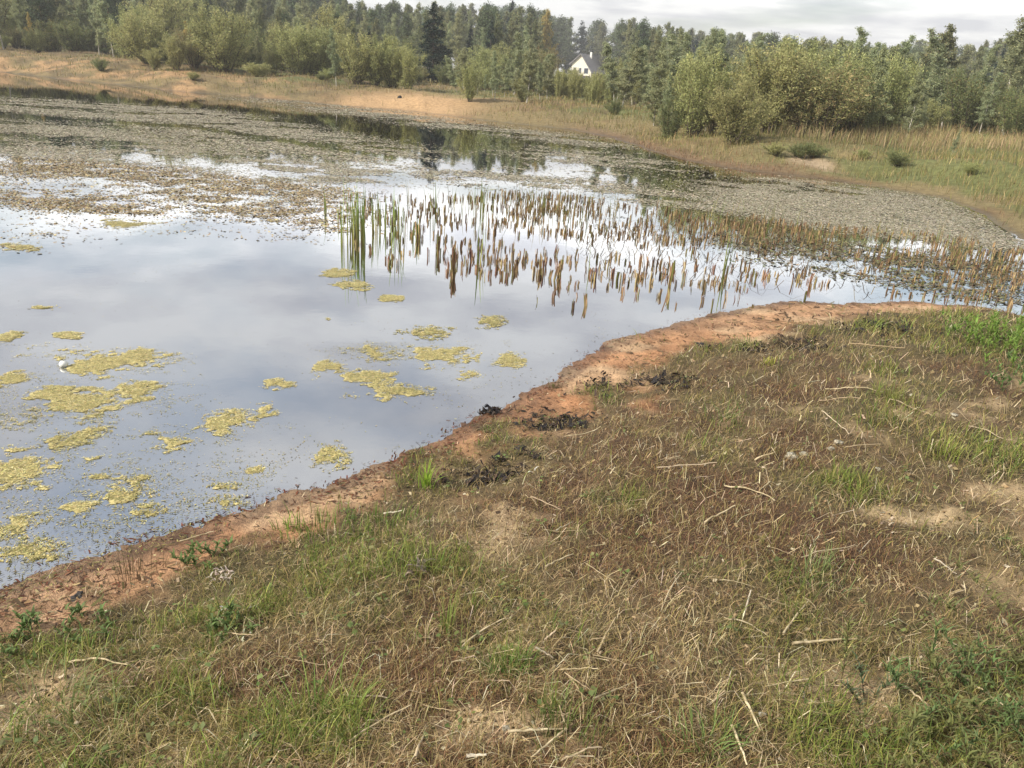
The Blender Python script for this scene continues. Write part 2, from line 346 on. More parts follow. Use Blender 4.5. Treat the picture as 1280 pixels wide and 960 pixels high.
# ------------------------------------------------------------------ pond water
m, t = new_mat('pond_water'); M_water = m
o = N(t, 'ShaderNodeOutputMaterial'); gl = N(t, 'ShaderNodeBsdfGlossy'); gl.inputs['Roughness'].default_value = 0.015
tr = N(t, 'ShaderNodeBsdfTransparent'); tr.inputs[0].default_value = (0.80, 0.78, 0.70, 1); df = N(t, 'ShaderNodeBsdfDiffuse')
fr_ = N(t, 'ShaderNodeFresnel'); fr_.inputs['IOR'].default_value = 1.34
geo = N(t, 'ShaderNodeNewGeometry'); at = N(t, 'ShaderNodeAttribute'); at.attribute_name = 'sd'
nb = N(t, 'ShaderNodeTexNoise'); nb.inputs['Scale'].default_value = 1.1; nb.inputs['Detail'].default_value = 4; nb.inputs['Distortion'].default_value = 0.6; L(t, geo.outputs['Position'], nb.inputs['Vector'])
murk = ramp(t, nb.outputs[0], [(0.3, (0.185, 0.172, 0.145)), (0.7, (0.26, 0.24, 0.20))]); L(t, murk.outputs[0], df.inputs[0])
dp = math_node(t, 'MULTIPLY', at.outputs['Fac'], -1.0); mr = N(t, 'ShaderNodeMapRange'); mr.inputs[1].default_value = 0.0; mr.inputs[2].default_value = 1.3; mr.inputs[3].default_value = 0.12; mr.inputs[4].default_value = 0.93; L(t, dp, mr.inputs[0])
m1 = N(t, 'ShaderNodeMixShader'); L(t, mr.outputs[0], m1.inputs[0]); L(t, tr.outputs[0], m1.inputs[1]); L(t, df.outputs[0], m1.inputs[2])
m2 = N(t, 'ShaderNodeMixShader'); L(t, fr_.outputs[0], m2.inputs[0]); L(t, m1.outputs[0], m2.inputs[1]); L(t, gl.outputs[0], m2.inputs[2]); L(t, m2.outputs[0], o.inputs[0])
rp = N(t, 'ShaderNodeTexNoise'); rp.inputs['Scale'].default_value = 6; rp.inputs['Detail'].default_value = 3; L(t, geo.outputs['Position'], rp.inputs['Vector'])
bp = N(t, 'ShaderNodeBump'); bp.inputs['Strength'].default_value = 0.035; bp.inputs['Distance'].default_value = 0.01; L(t, rp.outputs[0], bp.inputs['Height']); L(t, bp.outputs[0], gl.inputs['Normal'])
sel = np.arange(0, nr_, 2); selt = np.concatenate([np.arange(0, 430, 2), np.arange(430, nt_, 1)])
idx = (sel[:, None]*nt_+selt[None, :]); a = idx[:-1]; b = idx[1:]
wq = np.stack([a, np.roll(a, -1, 1), np.roll(b, -1, 1), b], -1).reshape(-1, 4)[:, ::-1]
keep = (GS[wq].min(1) < 0.06) & (np.hypot(GX[wq], GY[wq]).max(1) < 120)
wq = wq[keep]; u, inv = np.unique(wq, return_inverse=True)
wv = np.stack([GX[u], GY[u], np.zeros(len(u))], -1)
me = mesh_np('pond_water', wv, inv.reshape(-1, 4), None, M_water, None, {'sd': GS[u]}, smooth=True)
tag(link('pond_water', me), kind='structure')

# ------------------------------------------------------------------ blades of grass (vectorised)
def blades(pos, h, w, lean, az, face=None, c0=None, c1=None, levels=4, droop=1.0):
    n = len(pos); t = np.linspace(0, 1, levels)
    h = np.broadcast_to(h, n); w = np.broadcast_to(w, n); lean = np.broadcast_to(lean, n); az = np.broadcast_to(az, n)
    if face is None: face = az+np.pi/2+rng.normal(0, 0.6, n)
    dx, dy = np.cos(az), np.sin(az); fx, fy = np.cos(face), np.sin(face)
    V = np.zeros((n, levels, 2, 3), np.float32); C = np.zeros((n, levels, 2, 3), np.float32)
    for k, tt in enumerate(t):
        ang = lean*(0.35+0.65*tt)*1.0
        out = h*tt*np.sin(np.minimum(ang*(0.6+0.4*droop*tt), 1.75)); up = h*tt*np.cos(np.minimum(ang*(0.6+0.4*droop*tt), 1.62))
        ww = w*0.5*(1-tt**1.6*0.9)
        cx = pos[:, 0]+dx*out; cy = pos[:, 1]+dy*out; cz = pos[:, 2]+up
        V[:, k, 0] = np.stack([cx-fx*ww, cy-fy*ww, cz], -1); V[:, k, 1] = np.stack([cx+fx*ww, cy+fy*ww, cz], -1)
        cc = c0*(1-tt)+c1*tt
        C[:, k, 0] = cc; C[:, k, 1] = cc
    base = (np.arange(n)*levels*2)[:, None]; q = []
    for k in range(levels-1): q.append(np.stack([base[:, 0]+2*k, base[:, 0]+2*k+1, base[:, 0]+2*k+3, base[:, 0]+2*k+2], -1))
    return V.reshape(-1, 3), np.concatenate(q), C.reshape(-1, 3)
def join(parts):
    vs, qs, cs = [], [], []; off = 0
    for v, q, c in parts:
        vs.append(v); qs.append(q+off); cs.append(c); off += len(v)
    return np.concatenate(vs), np.concatenate(qs), np.concatenate(cs)
def vary(cols, n, amt=0.2, wts=None):
    cols = np.array(cols); k = rng.choice(len(cols), n, p=wts)
    return np.clip(cols[k]*(1+rng.normal(0, amt, (n, 1)))*(1+rng.normal(0, 0.05, (n, 3))), 0.004, 0.9)
def sample_near(n, rmin=1.0, rmax=11, power=1.0):
    """points on the near bank, denser near the camera (uniform in log r), inside a generous view wedge"""
    r = rmin*(rmax/rmin)**rng.random(n); a = np.radians(rng.uniform(-50, 50, n))
    x = r*np.sin(a); y = r*np.cos(a)
    return x, y, r
def in_bank(x, y, s): return (s > 0.02) & (farness(x, y) < 0.2)

# short matted cover: rust-brown fine growth
def cover_patch(n, kindf, hr, wr, cols, wts, lean=(0.2, 1.1), clump=0.0, levels=3, tipmul=(1.2, 1.1, 0.9)):
    x, y, r = sample_near(n)
    if clump > 0:      # gather into tufts
        k = max(1, n//14); ids = rng.integers(0, k, n); sc = (0.012+0.02*rng.random(k))[ids]*clump*np.sqrt(r[ids]/2)
        x = x[ids]+rng.normal(0, 1, n)*sc; y = y[ids]+rng.normal(0, 1, n)*sc; r = np.hypot(x, y)
    s, bare, shb, green, rust, n3 = masks(x, y)
    pr = kindf(s, bare, shb, green, rust, n3)
    ok = (rng.random(n) < pr) & in_bank(x, y, s)
    x, y, r, s = x[ok], y[ok], r[ok], s[ok]; n = len(x)
    z = height(x, y, s)-0.004
    lod = np.clip(r/2.2, 1, 5)**0.55
    h = rng.uniform(*hr, n)*lod**0.5*(0.5+0.5*ss(0.1, 1.2, s)); w = rng.uniform(*wr, n)*lod
    c0 = vary(cols, n, 0.22, wts); c1 = np.clip(c0*np.array(tipmul), 0, 1)
    if clump > 0 and False: pass
    return blades(np.stack([x, y, z], -1), h, w, rng.uniform(*lean, n), rng.uniform(0, 2*np.pi, n), None, c0, c1, levels)

rustb = cover_patch(280000, lambda s, b, sh, g, r, n: (0.15+0.85*r)*(1-0.9*b)*(1-0.97*sh)*(1-0.5*g), (0.012, 0.055), (0.0009, 0.0022),
    [(0.170, 0.092, 0.048), (0.24, 0.145, 0.078), (0.12, 0.064, 0.034), (0.34, 0.25, 0.14)], [.35, .3, .2, .15], (0.3, 1.5))
v, q_, c_ = rustb
tag(link('dry_brown_grass', mesh_np('dry_brown_grass', v, q_, None, M_dry, c_)), 'fine rust brown withered grass matted over the near bank', 'grass', kind='stuff')
olive = cover_patch(210000, lambda s, b, sh, g, r, n: (0.22+0.6*g+0.12*r)*(1-0.8*b)*(1-0.95*sh), (0.02, 0.07), (0.0012, 0.0028),
    [(0.20, 0.18, 0.065), (0.28, 0.235, 0.09), (0.14, 0.14, 0.048), (0.38, 0.31, 0.16)], [.35, .3, .2, .15], (0.3, 1.4), clump=1.6)
greenb = cover_patch(125000, lambda s, b, sh, g, r, n: (0.05+0.80*g**1.2)*(0.25+0.75*ss(.4, .6, n))*(1-0.8*b)*(1-0.96*sh), (0.03, 0.105), (0.0016, 0.0034),
    [(0.15, 0.18, 0.050), (0.23, 0.245, 0.075), (0.09, 0.125, 0.038), (0.34, 0.32, 0.13)], [.4, .3, .2, .1], (0.15, 1.2), clump=1.5, levels=4, tipmul=(1.35, 1.2, 0.9))
v, q_, c_ = join([olive, greenb])
tag(link('green_grass', mesh_np('green_grass', v, q_, None, M_grass, c_)), 'short green and olive grass growing in tufts on the near bank', 'grass', kind='stuff')
straw = cover_patch(110000, lambda s, b, sh, g, r, n: 0.75*(1-0.55*b)*(1-0.93*sh)*(1-0.45*r), (0.025, 0.12), (0.0007, 0.0017),
    [(0.46, 0.37, 0.21), (0.33, 0.25, 0.13), (0.60, 0.51, 0.34), (0.22, 0.16, 0.09)], [.35, .3, .15, .2], (1.2, 1.62), levels=4)
v, q_, c_ = straw
tag(link('straw_litter', mesh_np('straw_litter', v, q_, None, M_dry, c_)), 'thin bleached straw and dead blades lying over the near bank', 'straw litter', kind='stuff')

# ------------------------------------------------------------------ flat bits: crumbs, leaf litter, shoreline debris, pondweed
def flakes(x, y, z, size, aspect, tilt, cols, wts=None, lift=0.0, amt=0.2):
    n = len(x); a = rng.uniform(0, 2*np.pi, n)
    L_ = size*0.5; W_ = L_*aspect
    ux, uy = np.cos(a), np.sin(a); vx, vy = -uy, ux
    t1 = rng.normal(0, tilt, n); t2 = rng.normal(0, tilt, n)
    P = np.zeros((n, 4, 3), np.float32)
    for k, (su, sv_) in enumerate(((-1, -.55), (.75, -1), (1, .6), (-.6, 1))):
        ju = 1+rng.normal(0, 0.18, n); jv = 1+rng.normal(0, 0.18, n)
        P[:, k, 0] = x+ux*L_*su*ju+vx*W_*sv_*jv; P[:, k, 1] = y+uy*L_*su*ju+vy*W_*sv_*jv
        P[:, k, 2] = z+np.abs(L_*t1)+np.abs(W_*t2)+L_*su*t1+W_*sv_*t2+lift
    c = vary(cols, n, amt, wts)
    q = np.arange(n*4).reshape(n, 4)
    return P.reshape(-1, 3), q, np.repeat(c, 4, 0)
lush = cover_patch(60000, lambda s, b, sh, g, r, n: ss(.35, .8, g)*ss(.45, .62, n)*(1-0.8*b)*(1-0.9*sh), (0.05, 0.13), (0.0022, 0.0042),
    [(0.14, 0.20, 0.045), (0.20, 0.26, 0.06), (0.10, 0.15, 0.035), (0.30, 0.32, 0.10)], [.4, .3, .2, .1], (0.2, 1.1), clump=2.2, levels=4, tipmul=(1.3, 1.2, 0.9))
tag(link('lush_grass', mesh_np('lush_grass', lush[0], lush[1], None, M_grass, lush[2])), 'brighter and taller green grass bunched in patches of the near bank', 'grass', kind='stuff')
bleach = cover_patch(16000, lambda s, b, sh, g, r, n: 0.6*(1-0.9*sh)*(.4+.6*ss(.4, .6, n)), (0.035, 0.14), (0.0016, 0.0034),
    [(0.60, 0.50, 0.33), (0.50, 0.39, 0.23), (0.66, 0.58, 0.42), (0.38, 0.28, 0.16)], [.35, .3, .15, .2], (1.45, 1.6), levels=3, tipmul=(1, 1, 1))
tag(link('bleached_straw', mesh_np('bleached_straw', bleach[0], bleach[1], None, M_dry, bleach[2])), 'broad bleached straw pieces strewn flat over the near bank', 'straw litter', kind='stuff')
x, y, r = sample_near(100000); s, b, sh, g_, ru, n3 = masks(x, y)
ok = in_bank(x, y, s) & (rng.random(len(x)) < (0.25+0.5*b)*(1-0.85*sh)); x, y, r, s = x[ok], y[ok], r[ok], s[ok]
lit = flakes(x, y, height(x, y, s), rng.uniform(0.004, 0.018, len(x))*np.clip(r/2, 1, 3)**.5, rng.uniform(0.25, 0.8, len(x)), 0.3,
    [(0.36, 0.27, 0.15), (0.19, 0.13, 0.07), (0.50, 0.42, 0.29), (0.08, 0.05, 0.03)], [.37, .33, .1, .2])
v, q_, c_ = lit
tag(link('leaf_litter', mesh_np('leaf_litter', v, q_, None, M_dry, c_)), 'crumbs of dead leaf and bark scattered over the sandy soil', 'leaf litter', kind='stuff')
# small round broad leaves (clover, plantain)
k = 900; x, y, r = sample_near(k, 1.1, 7); s, b, sh, g_, ru, n3 = masks(x, y); ok = in_bank(x, y, s) & (rng.random(k) < 0.25+g_) & (sh < 0.4)
x, y, s, r = x[ok], y[ok], s[ok], r[ok]; m_ = rng.integers(3, 9, len(x)); X = np.repeat(x, m_)+rng.normal(0, 0.014, m_.sum()); Y = np.repeat(y, m_)+rng.normal(0, 0.014, m_.sum())
Z = height(X, Y)+rng.uniform(0.01, 0.045, len(X))
v, q_, c_ = flakes(X, Y, Z, rng.uniform(0.008, 0.019, len(X)), rng.uniform(0.6, 0.9, len(X)), 0.35, [(0.13, 0.17, 0.05), (0.18, 0.21, 0.075), (0.24, 0.25, 0.11)], [.5, .35, .15])
tag(link('broadleaf_weeds', mesh_np('broadleaf_weeds', v, q_, None, M_grass, c_)), 'small round-leaved green weeds among the grass of the near bank', 'weeds', kind='stuff')

def poly_points(px_poly, n, z=0.0):
    P = np.array([un(a, b, z)[:2] for a, b in px_poly]); lo = P.min(0); hi = P.max(0)
    out = np.zeros((0, 2))
    while len(out) < n:
        c = lo+(hi-lo)*rng.random((n*2, 2)); ins = np.zeros(len(c), bool)
        for i in range(len(P)):
            a, b = P[i], P[(i+1) % len(P)]
            cc = ((a[1] > c[:, 1]) != (b[1] > c[:, 1])); xi = (b[0]-a[0])*(c[:, 1]-a[1])/(b[1]-a[1]+1e-12)+a[0]; ins ^= cc & (c[:, 0] < xi)
        out = np.vstack([out, c[ins]])
    return out[:n, 0], out[:n, 1]
def poly_area(px_poly):
    P = np.array([un(a, b)[:2] for a, b in px_poly]); x, y = P.T; return 0.5*abs(np.dot(x, np.roll(y, 1))-np.dot(y, np.roll(x, 1)))

# shoreline wrack: red-brown shredded weed and olive algae at the waterline
x, y, r = sample_near(170000, 2.0, 11); s = shore(x, y); nn = fbm(x, y, 0.35, 3, 71)
band = np.exp(-((s-0.04-(nn-0.5)*0.22)/0.065)**2)+0.5*np.exp(-((s-0.17-(nn-0.5)*0.3)/0.03)**2)+0.3*np.exp(-((s-0.33-(nn-0.5)*0.3)/0.05)**2); ok = (rng.random(len(x)) < band*(0.35+0.65*ss(0.35, 0.6, nn))) & (farness(x, y) < 0.3)
x, y, s, r = x[ok], y[ok], s[ok], r[ok]
Z = np.maximum(height(x, y, s), 0.0)+0.002
v1 = flakes(x, y, Z, rng.uniform(0.006, 0.034, len(x)), rng.uniform(0.08, 0.35, len(x)), 0.15, [(0.16, 0.060, 0.032), (0.10, 0.045, 0.026), (0.24, 0.115, 0.06), (0.055, 0.035, 0.02)], [.4, .3, .15, .15])
x, y, r = sample_near(150000, 1.8, 11); s = shore(x, y); nn = fbm(x, y, 0.5, 3, 72)
px_ = project(np.stack([x, y, 0*x], -1)); lowl = ss(420, 120, px_[:, 0])
band = np.exp(-((s+0.04+0.04*lowl)/(0.06+0.12*lowl))**2)*(1+lowl); ok = (rng.random(len(x)) < band*(0.25+0.75*lowl)*(0.1+0.9*ss(0.42, 0.6, nn))) & (farness(x, y) < 0.3)
x, y, s, r = x[ok], y[ok], s[ok], r[ok]; Z = np.maximum(height(x, y, s), 0.0)+0.004
v2 = flakes(x, y, Z, rng.uniform(0.005, 0.020, len(x)), rng.uniform(0.08, 0.3, len(x)), 0.10, [(0.22, 0.20, 0.06), (0.12, 0.11, 0.04), (0.42, 0.37, 0.14), (0.07, 0.06, 0.03)], [.35, .2, .3, .15])
v, q_, c_ = join([v1, v2])
tag(link('shoreline_debris', mesh_np('shoreline_debris', v, q_, None, M_dry, c_)), 'red-brown and olive shredded weed washed up along the waterline', 'shore debris', kind='stuff')

# sparse debris on the sandy strip
x, y, r = sample_near(46000, 2.0, 11); s, b, sh, g_, ru, n3 = masks(x, y); nn = fbm(x, y, 0.3, 4, 74)
ok = (s > 0.05) & (sh > 0.3) & (farness(x, y) < 0.3) & (rng.random(len(x)) < ss(0.45, 0.62, nn)*0.8+0.05+0.5*ss(5, 6.5, y))
x, y, s, r = x[ok], y[ok], s[ok], r[ok]
v, q_, c_ = join([flakes(x, y, height(x, y, s)+0.001, rng.uniform(0.006, 0.05, len(x))*np.clip(r/4, 1, 2), rng.uniform(0.06, 0.3, len(x)), 0.2,
    [(0.20, 0.12, 0.06), (0.10, 0.06, 0.035), (0.35, 0.25, 0.14), (0.15, 0.13, 0.05)], [.35, .3, .15, .2])])
dk_ = []
for (px, py, rx, ry, n_) in [(700, 528, 44, 12, 900), (600, 600, 40, 10, 600), (645, 575, 40, 10, 400), (1000, 434, 40, 8, 700), (1105, 411, 55, 9, 1100), (940, 438, 22, 6, 300), (840, 482, 50, 12, 700), (615, 515, 18, 5, 150), (880, 434, 14, 6, 200), (760, 480, 50, 14, 350), (1190, 400, 50, 6, 300)]:
    q0 = on_ground(px, py, .1); q1 = on_ground(px+rx, py, .1); q2 = on_ground(px, py-ry, .1); X = q0[0]+rng.normal(0, .5, n_)*np.hypot(*(q1-q0)[:2]); Y = q0[1]+rng.normal(0, .5, n_)*np.hypot(*(q2-q0)[:2])
    kk = fbm(X, Y, .08, 2, 141) > .47; X, Y = X[kk], Y[kk]
    dk_.append(flakes(X, Y, height(X, Y)+rng.uniform(.001, .012, len(X)), rng.uniform(.008, .04, len(X)), rng.uniform(.15, .6, len(X)), .45, [(.030, .024, .022), (.06, .042, .030), (.018, .016, .018), (.12, .085, .05)], [.35, .3, .2, .15]))
v, q_, c_ = join([(v, q_, c_)]+dk_)
tag(link('beach_litter', mesh_np('beach_litter', v, q_, None, M_dry, c_)), 'brown plant crumbs strewn over the orange sand strip', 'beach litter', kind='stuff')

# floating pondweed: polygons in the photo mapped onto the pond, (outline, cover 0..1)
WEED = [
 ([(0, 122), (120, 128), (260, 138), (420, 168), (520, 186), (560, 205), (470, 205), (330, 190), (180, 160), (0, 140)], 0.60, 0.052, 0),
 ([(0, 148), (160, 165), (330, 196), (500, 213), (480, 232), (330, 225), (150, 205), (0, 196)], 0.60, 0.036, 0),
 ([(0, 196), (150, 205), (330, 225), (430, 235), (420, 292), (330, 280), (180, 270), (60, 262), (0, 255)], 0.56, 0.030, 1),
 ([(0, 255), (60, 262), (180, 270), (300, 276), (420, 296), (400, 305), (150, 292), (70, 300), (0, 316)], 0.30, 0.028, 1),
 ([(300, 121), (420, 131), (560, 152), (700, 168), (790, 186), (700, 176), (560, 160), (420, 140)], 0.6, 0.06, 0),
 ([(700, 168), (800, 192), (930, 218), (1030, 228), (1000, 262), (900, 238), (800, 215), (700, 190)], 0.32, 0.05, 0),
 ([(900, 225), (1025, 227), (1167, 249), (1250, 290), (1280, 302), (1280, 316), (1150, 300), (1020, 285), (900, 262)], 0.72, 0.032, 0),
 ([(500, 205), (620, 216), (760, 228), (900, 250), (900, 266), (760, 250), (620, 236), (500, 226)], 0.48, 0.045, 0),
 ([(620, 240), (900, 262), (1280, 316), (1280, 385), (1150, 360), (1000, 330), (820, 300), (640, 262)], 0.14, 0.03, 2),
 ([(900, 290), (1040, 300), (1280, 330), (1280, 385), (1180, 370), (1060, 345), (960, 330)], 0.40, 0.035, 2),
]
WEED.append(([(660, 180), (760, 192), (830, 206), (860, 226), (760, 228), (640, 212)], 0.42, 0.05, 0))  # extra weed patch, added to cover a pale gap in the tree reflections
parts = []
for pg, cov, size, style in WEED:
    A = poly_area(pg); n = int(min(230000, 1.8*cov*A/(size*size*0.33)))
    x, y = poly_points(pg, n); jr = np.hypot(x, y); x = x+rng.normal(0, 1, n)*0.035*jr; y = y+rng.normal(0, 1, n)*0.0007*jr**2; s = shore(x, y)
    e = fbm(x*0.28, y*1.0, 1.0 if style else 1.5, 4, 81, .6); e2 = fbm(x, y, 0.22 if style else .5, 3, 82)
    thr = 0.5+0.42*(0.5-cov)
    lane = project(np.stack([x, y, 0*x], -1)); ly = np.interp(lane[:, 0], [0, 250, 430, 560], [143, 160, 188, 208]); ly2 = np.interp(lane[:, 0], [0, 250, 450, 560], [118, 122, 150, 190])
    lanek = 1-np.exp(-((lane[:, 1]-ly)/4.5)**2)*(lane[:, 0] < 600)
    ok = (s < -0.05) & (rng.random(n) < lanek) & (rng.random(n) < (0.06+0.94*ss(thr-(.12 if style == 1 else .07), thr+(.12 if style == 1 else .07), e*0.6+e2*0.4)))
    x, y = x[ok], y[ok]; n = len(x)
    cols = {0: [(0.34, 0.30, 0.215), (0.42, 0.375, 0.28), (0.24, 0.205, 0.125), (0.17, 0.16, 0.085)], 1: [(0.33, 0.25, 0.14), (0.22, 0.16, 0.08), (0.46, 0.38, 0.20), (0.12, 0.09, 0.05)], 2: [(0.12, 0.10, 0.05), (0.16, 0.17, 0.07), (0.22, 0.16, 0.09), (0.06, 0.05, 0.03)]}[style]
    parts.append(flakes(x, y, np.full(n, 0.003), size*rng.uniform(0.5, 1.7, n), rng.uniform(0.25, 0.8, n), 0.06 if style == 0 else 0.12, cols, [.4, .25, .2, .15], amt=0.17))
# crumbs of weed drifting in the open water
for pg, n in (([(0, 300), (400, 310), (640, 370), (800, 400), (600, 510), (400, 600), (0, 720)], 2200), ([(0, 470), (300, 500), (420, 560), (200, 660), (0, 720)], 2400), ([(560, 380), (760, 390), (760, 425), (640, 490), (480, 560), (560, 440)], 1600)):
    x, y = poly_points(pg, n); s = shore(x, y); e = fbm(x, y, 0.5, 4, 85); ok = (s < -0.03) & (rng.random(n) < 0.06+0.94*ss(0.52, 0.66, e)); x, y = x[ok], y[ok]; n = len(x)
    parts.append(flakes(x, y, np.full(n, 0.002), rng.uniform(0.004, 0.013, n), rng.uniform(0.15, 0.6, n), 0.04, [(0.20, 0.17, 0.09), (0.42, 0.37, 0.18), (0.10, 0.10, 0.06)], [.35, .45, .2]))
for pg, n in (([(0, 430), (230, 430), (260, 480), (400, 540), (330, 610), (180, 650), (0, 700)], 30000), ([(380, 430), (640, 425), (640, 480), (500, 500), (400, 480)], 7000)):
    x, y = poly_points(pg, n); s = shore(x, y); e = fbm(x*.7, y*1.2, 0.35, 4, 86); e2 = fbm(x, y, .06, 2, 87); ok = (s < -0.01) & (rng.random(n) < 0.02+0.98*ss(0.53, 0.64, .6*e+.4*e2)); x, y = x[ok], y[ok]; n = len(x)
    parts.append(flakes(x, y, np.full(n, 0.002), rng.uniform(0.004, 0.013, n), rng.uniform(0.08, 0.4, n), 0.03, [(0.46, 0.40, 0.17), (0.26, 0.24, 0.10), (0.14, 0.13, 0.06)], [.4, .35, .25]))
v, q_, c_ = join(parts)
tag(link('floating_pondweed', mesh_np('floating_pondweed', v, q_, None, M_flake, c_)), 'grey-brown pondweed floating in broken sheets on the pond', 'pondweed', kind='stuff')

# ------------------------------------------------------------------ yellow algae mats, each a floating thing
MATS = [(131, 451, 170, 30, 1), (16, 473, 46, 26, 1), (61, 491, 60, 12, 1), (95, 502, 108, 26, 1), (170, 489, 50, 18, 1), (85, 419, 32, 6, 1), (9, 421, 22, 10, 1), (348, 480, 36, 11, 1), (277, 530, 46, 36, 1),
 (326, 518, 46, 30, 1), (99, 538, 62, 34, .6), (24, 582, 80, 36, .8), (123, 572, 28, 10, .8), (216, 558, 44, 18, .7), (190, 544, 50, 12, .5), (311, 588, 28, 9, 1), (154, 622, 104, 40, .6), (182, 642, 56, 24, .5), (48, 610, 30, 10, .9),
 (24, 655, 60, 40, .5), (99, 636, 50, 14, .7), (277, 608, 36, 8, .4), (281, 628, 46, 14, .4), (414, 570, 44, 30, .4), (541, 446, 84, 22, .8), (444, 470, 74, 14, .8), (474, 487, 60, 20, .9), (510, 489, 50, 12, .5), (413, 459, 30, 14, 1),
 (632, 449, 38, 16, .8), (585, 469, 32, 12, .9), (419, 342, 34, 10, .9), (441, 356, 44, 10, .9), (489, 373, 22, 6, 1), (405, 401, 12, 6, 1), (612, 402, 34, 14, .4), (531, 416, 54, 16, .4), (57, 385, 32, 5, .8), (161, 279, 60, 10, .7), (30, 308, 50, 8, .8),
 (40, 520, 90, 30, .4), (470, 440, 70, 20, .4), (36, 690, 70, 24, .5), (120, 598, 40, 8, .5)]
mat_labels = {0: 'largest yellow algae mat, beside the white floating ball', 8: 'thick square-ended yellow algae mat in open water', 9: 'ragged yellow algae mat touching the thick square-ended one', 3: 'long wavy yellow algae mat below the largest one',
 24: 'long yellow algae mat out beyond the bright grass clump', 16: 'wide thin yellow-green mat near the sandy shore', 33: '', }
rng2 = np.random.default_rng(3)
for i, (px, py, w, h, dens) in enumerate(MATS):
    w *= 1.12; h *= 1.12; dens = min(1, dens*1.15)
    c = un(px, py); wx = np.hypot(*(un(px+w/2, py)-un(px-w/2, py))[:2]); wy = np.hypot(*(un(px, py-h/2)-un(px, py+h/2))[:2])
    wy = min(wy, wx*1.6); cell = 0.009 if py > 430 else 0.014
    nx = int(wx*1.25/cell)+2; ny = int(wy*1.25/cell)+2
    gx = (np.arange(nx+1)-nx/2)*cell; gy = (np.arange(ny+1)-ny/2)*cell
    X, Y = np.meshgrid(gx, gy); wxn = X+c[0]; wyn = Y+c[1]
    wv_ = (fbm(wxn, wyn, 0.06, 2, 95)-0.5)*0.05
    e = np.sqrt((X/(wx/2))**2+(Y/(wy/2))**2)
    big = fbm(wxn+wv_, wyn-wv_, 0.20, 3, 91+i % 3); fine = fbm(wxn+wv_, wyn*1.3+wv_, 0.040, 4, 92, 0.65)
    field = 1.10-e+(big-0.5)*2.2+(fine-0.5)*(2.2+1.2*(1-dens))-(1-dens)*0.25
    fc = (field[:-1, :-1]+field[1:, 1:]+field[1:, :-1]+field[:-1, 1:])/4
    keepc = (fc > (0.46 if dens >= .8 else 0.75)) & (shore(((wxn[:-1, :-1]).ravel()), (wyn[:-1, :-1]).ravel()).reshape(fc.shape) < -0.01)
    Xj = X+rng2.normal(0, cell*0.3, X.shape); Yj = Y+rng2.normal(0, cell*0.3, X.shape)
    Z = 0.0015+0.004*np.clip(fine-0.45, 0, 1)
    idx = np.arange((nx+1)*(ny+1)).reshape(ny+1, nx+1)
    qd = np.stack([idx[:-1, :-1], idx[:-1, 1:], idx[1:, 1:], idx[1:, :-1]], -1)[keepc]
    parts_ = []
    if len(qd) > 3:
        uu, inv = np.unique(qd, return_inverse=True)
        f_ = fine.ravel()[uu]; cc = np.array([[0.48, 0.41, 0.18]])*(0.05+1.75*f_[:, None])
        parts_.append((np.stack([Xj.ravel()[uu], Yj.ravel()[uu], Z.ravel()[uu]], -1), inv.reshape(-1, 4), cc))
    # loose strands and froth, thinning out towards the edge
    ns = int(min(22000, 80000*wx*wy*(1.0 if dens >= .8 else .8)))+80
    sx_ = rng2.uniform(-wx*.62, wx*.62, ns); sy_ = rng2.uniform(-wy*.62, wy*.62, ns); gi = np.clip(((sx_+wx*.625)/cell).astype(int), 0, nx); gj = np.clip(((sy_+wy*.625)/cell).astype(int), 0, ny)
    ff = field[gj, gi]; okf = rng2.random(ns) < ss(-0.05, 0.80, ff)**1.3*(0.35+0.65*dens); okf &= shore(sx_+c[0], sy_+c[1]) < -0.005
    sx_, sy_, ff = sx_[okf], sy_[okf], ff[okf]; m_ = len(sx_)
    if m_ < 5: continue
    cl = [(0.56, 0.48, 0.20), (0.44, 0.37, 0.14), (0.64, 0.57, 0.30), (0.24, 0.22, 0.08)]
    parts_.append(flakes(sx_, sy_, np.where(ff > .6, 0.003, 0.001)+rng2.uniform(0, .003, m_), rng2.uniform(0.006, 0.019, m_)*(1 if py > 430 else 1.5), rng2.uniform(.08, .35, m_), 0.04, cl, [.36, .25, .17, .22] if dens >= .8 else [.25, .25, .05, .45], amt=.24))
    vv, qq, cc = join(parts_)
    o_ = link('algae_mat', mesh_np('algae_mat', vv, qq, None, M_algae, cc), loc=(c[0], c[1], 0))
    lab = mat_labels.get(i) or ('small dense yellow algae patch floating on open water' if dens >= .8 else 'thin greenish half-sunk algae patch near the shore')
    tag(o_, lab, 'algae mat', 'yellow algae mats floating on the near water')

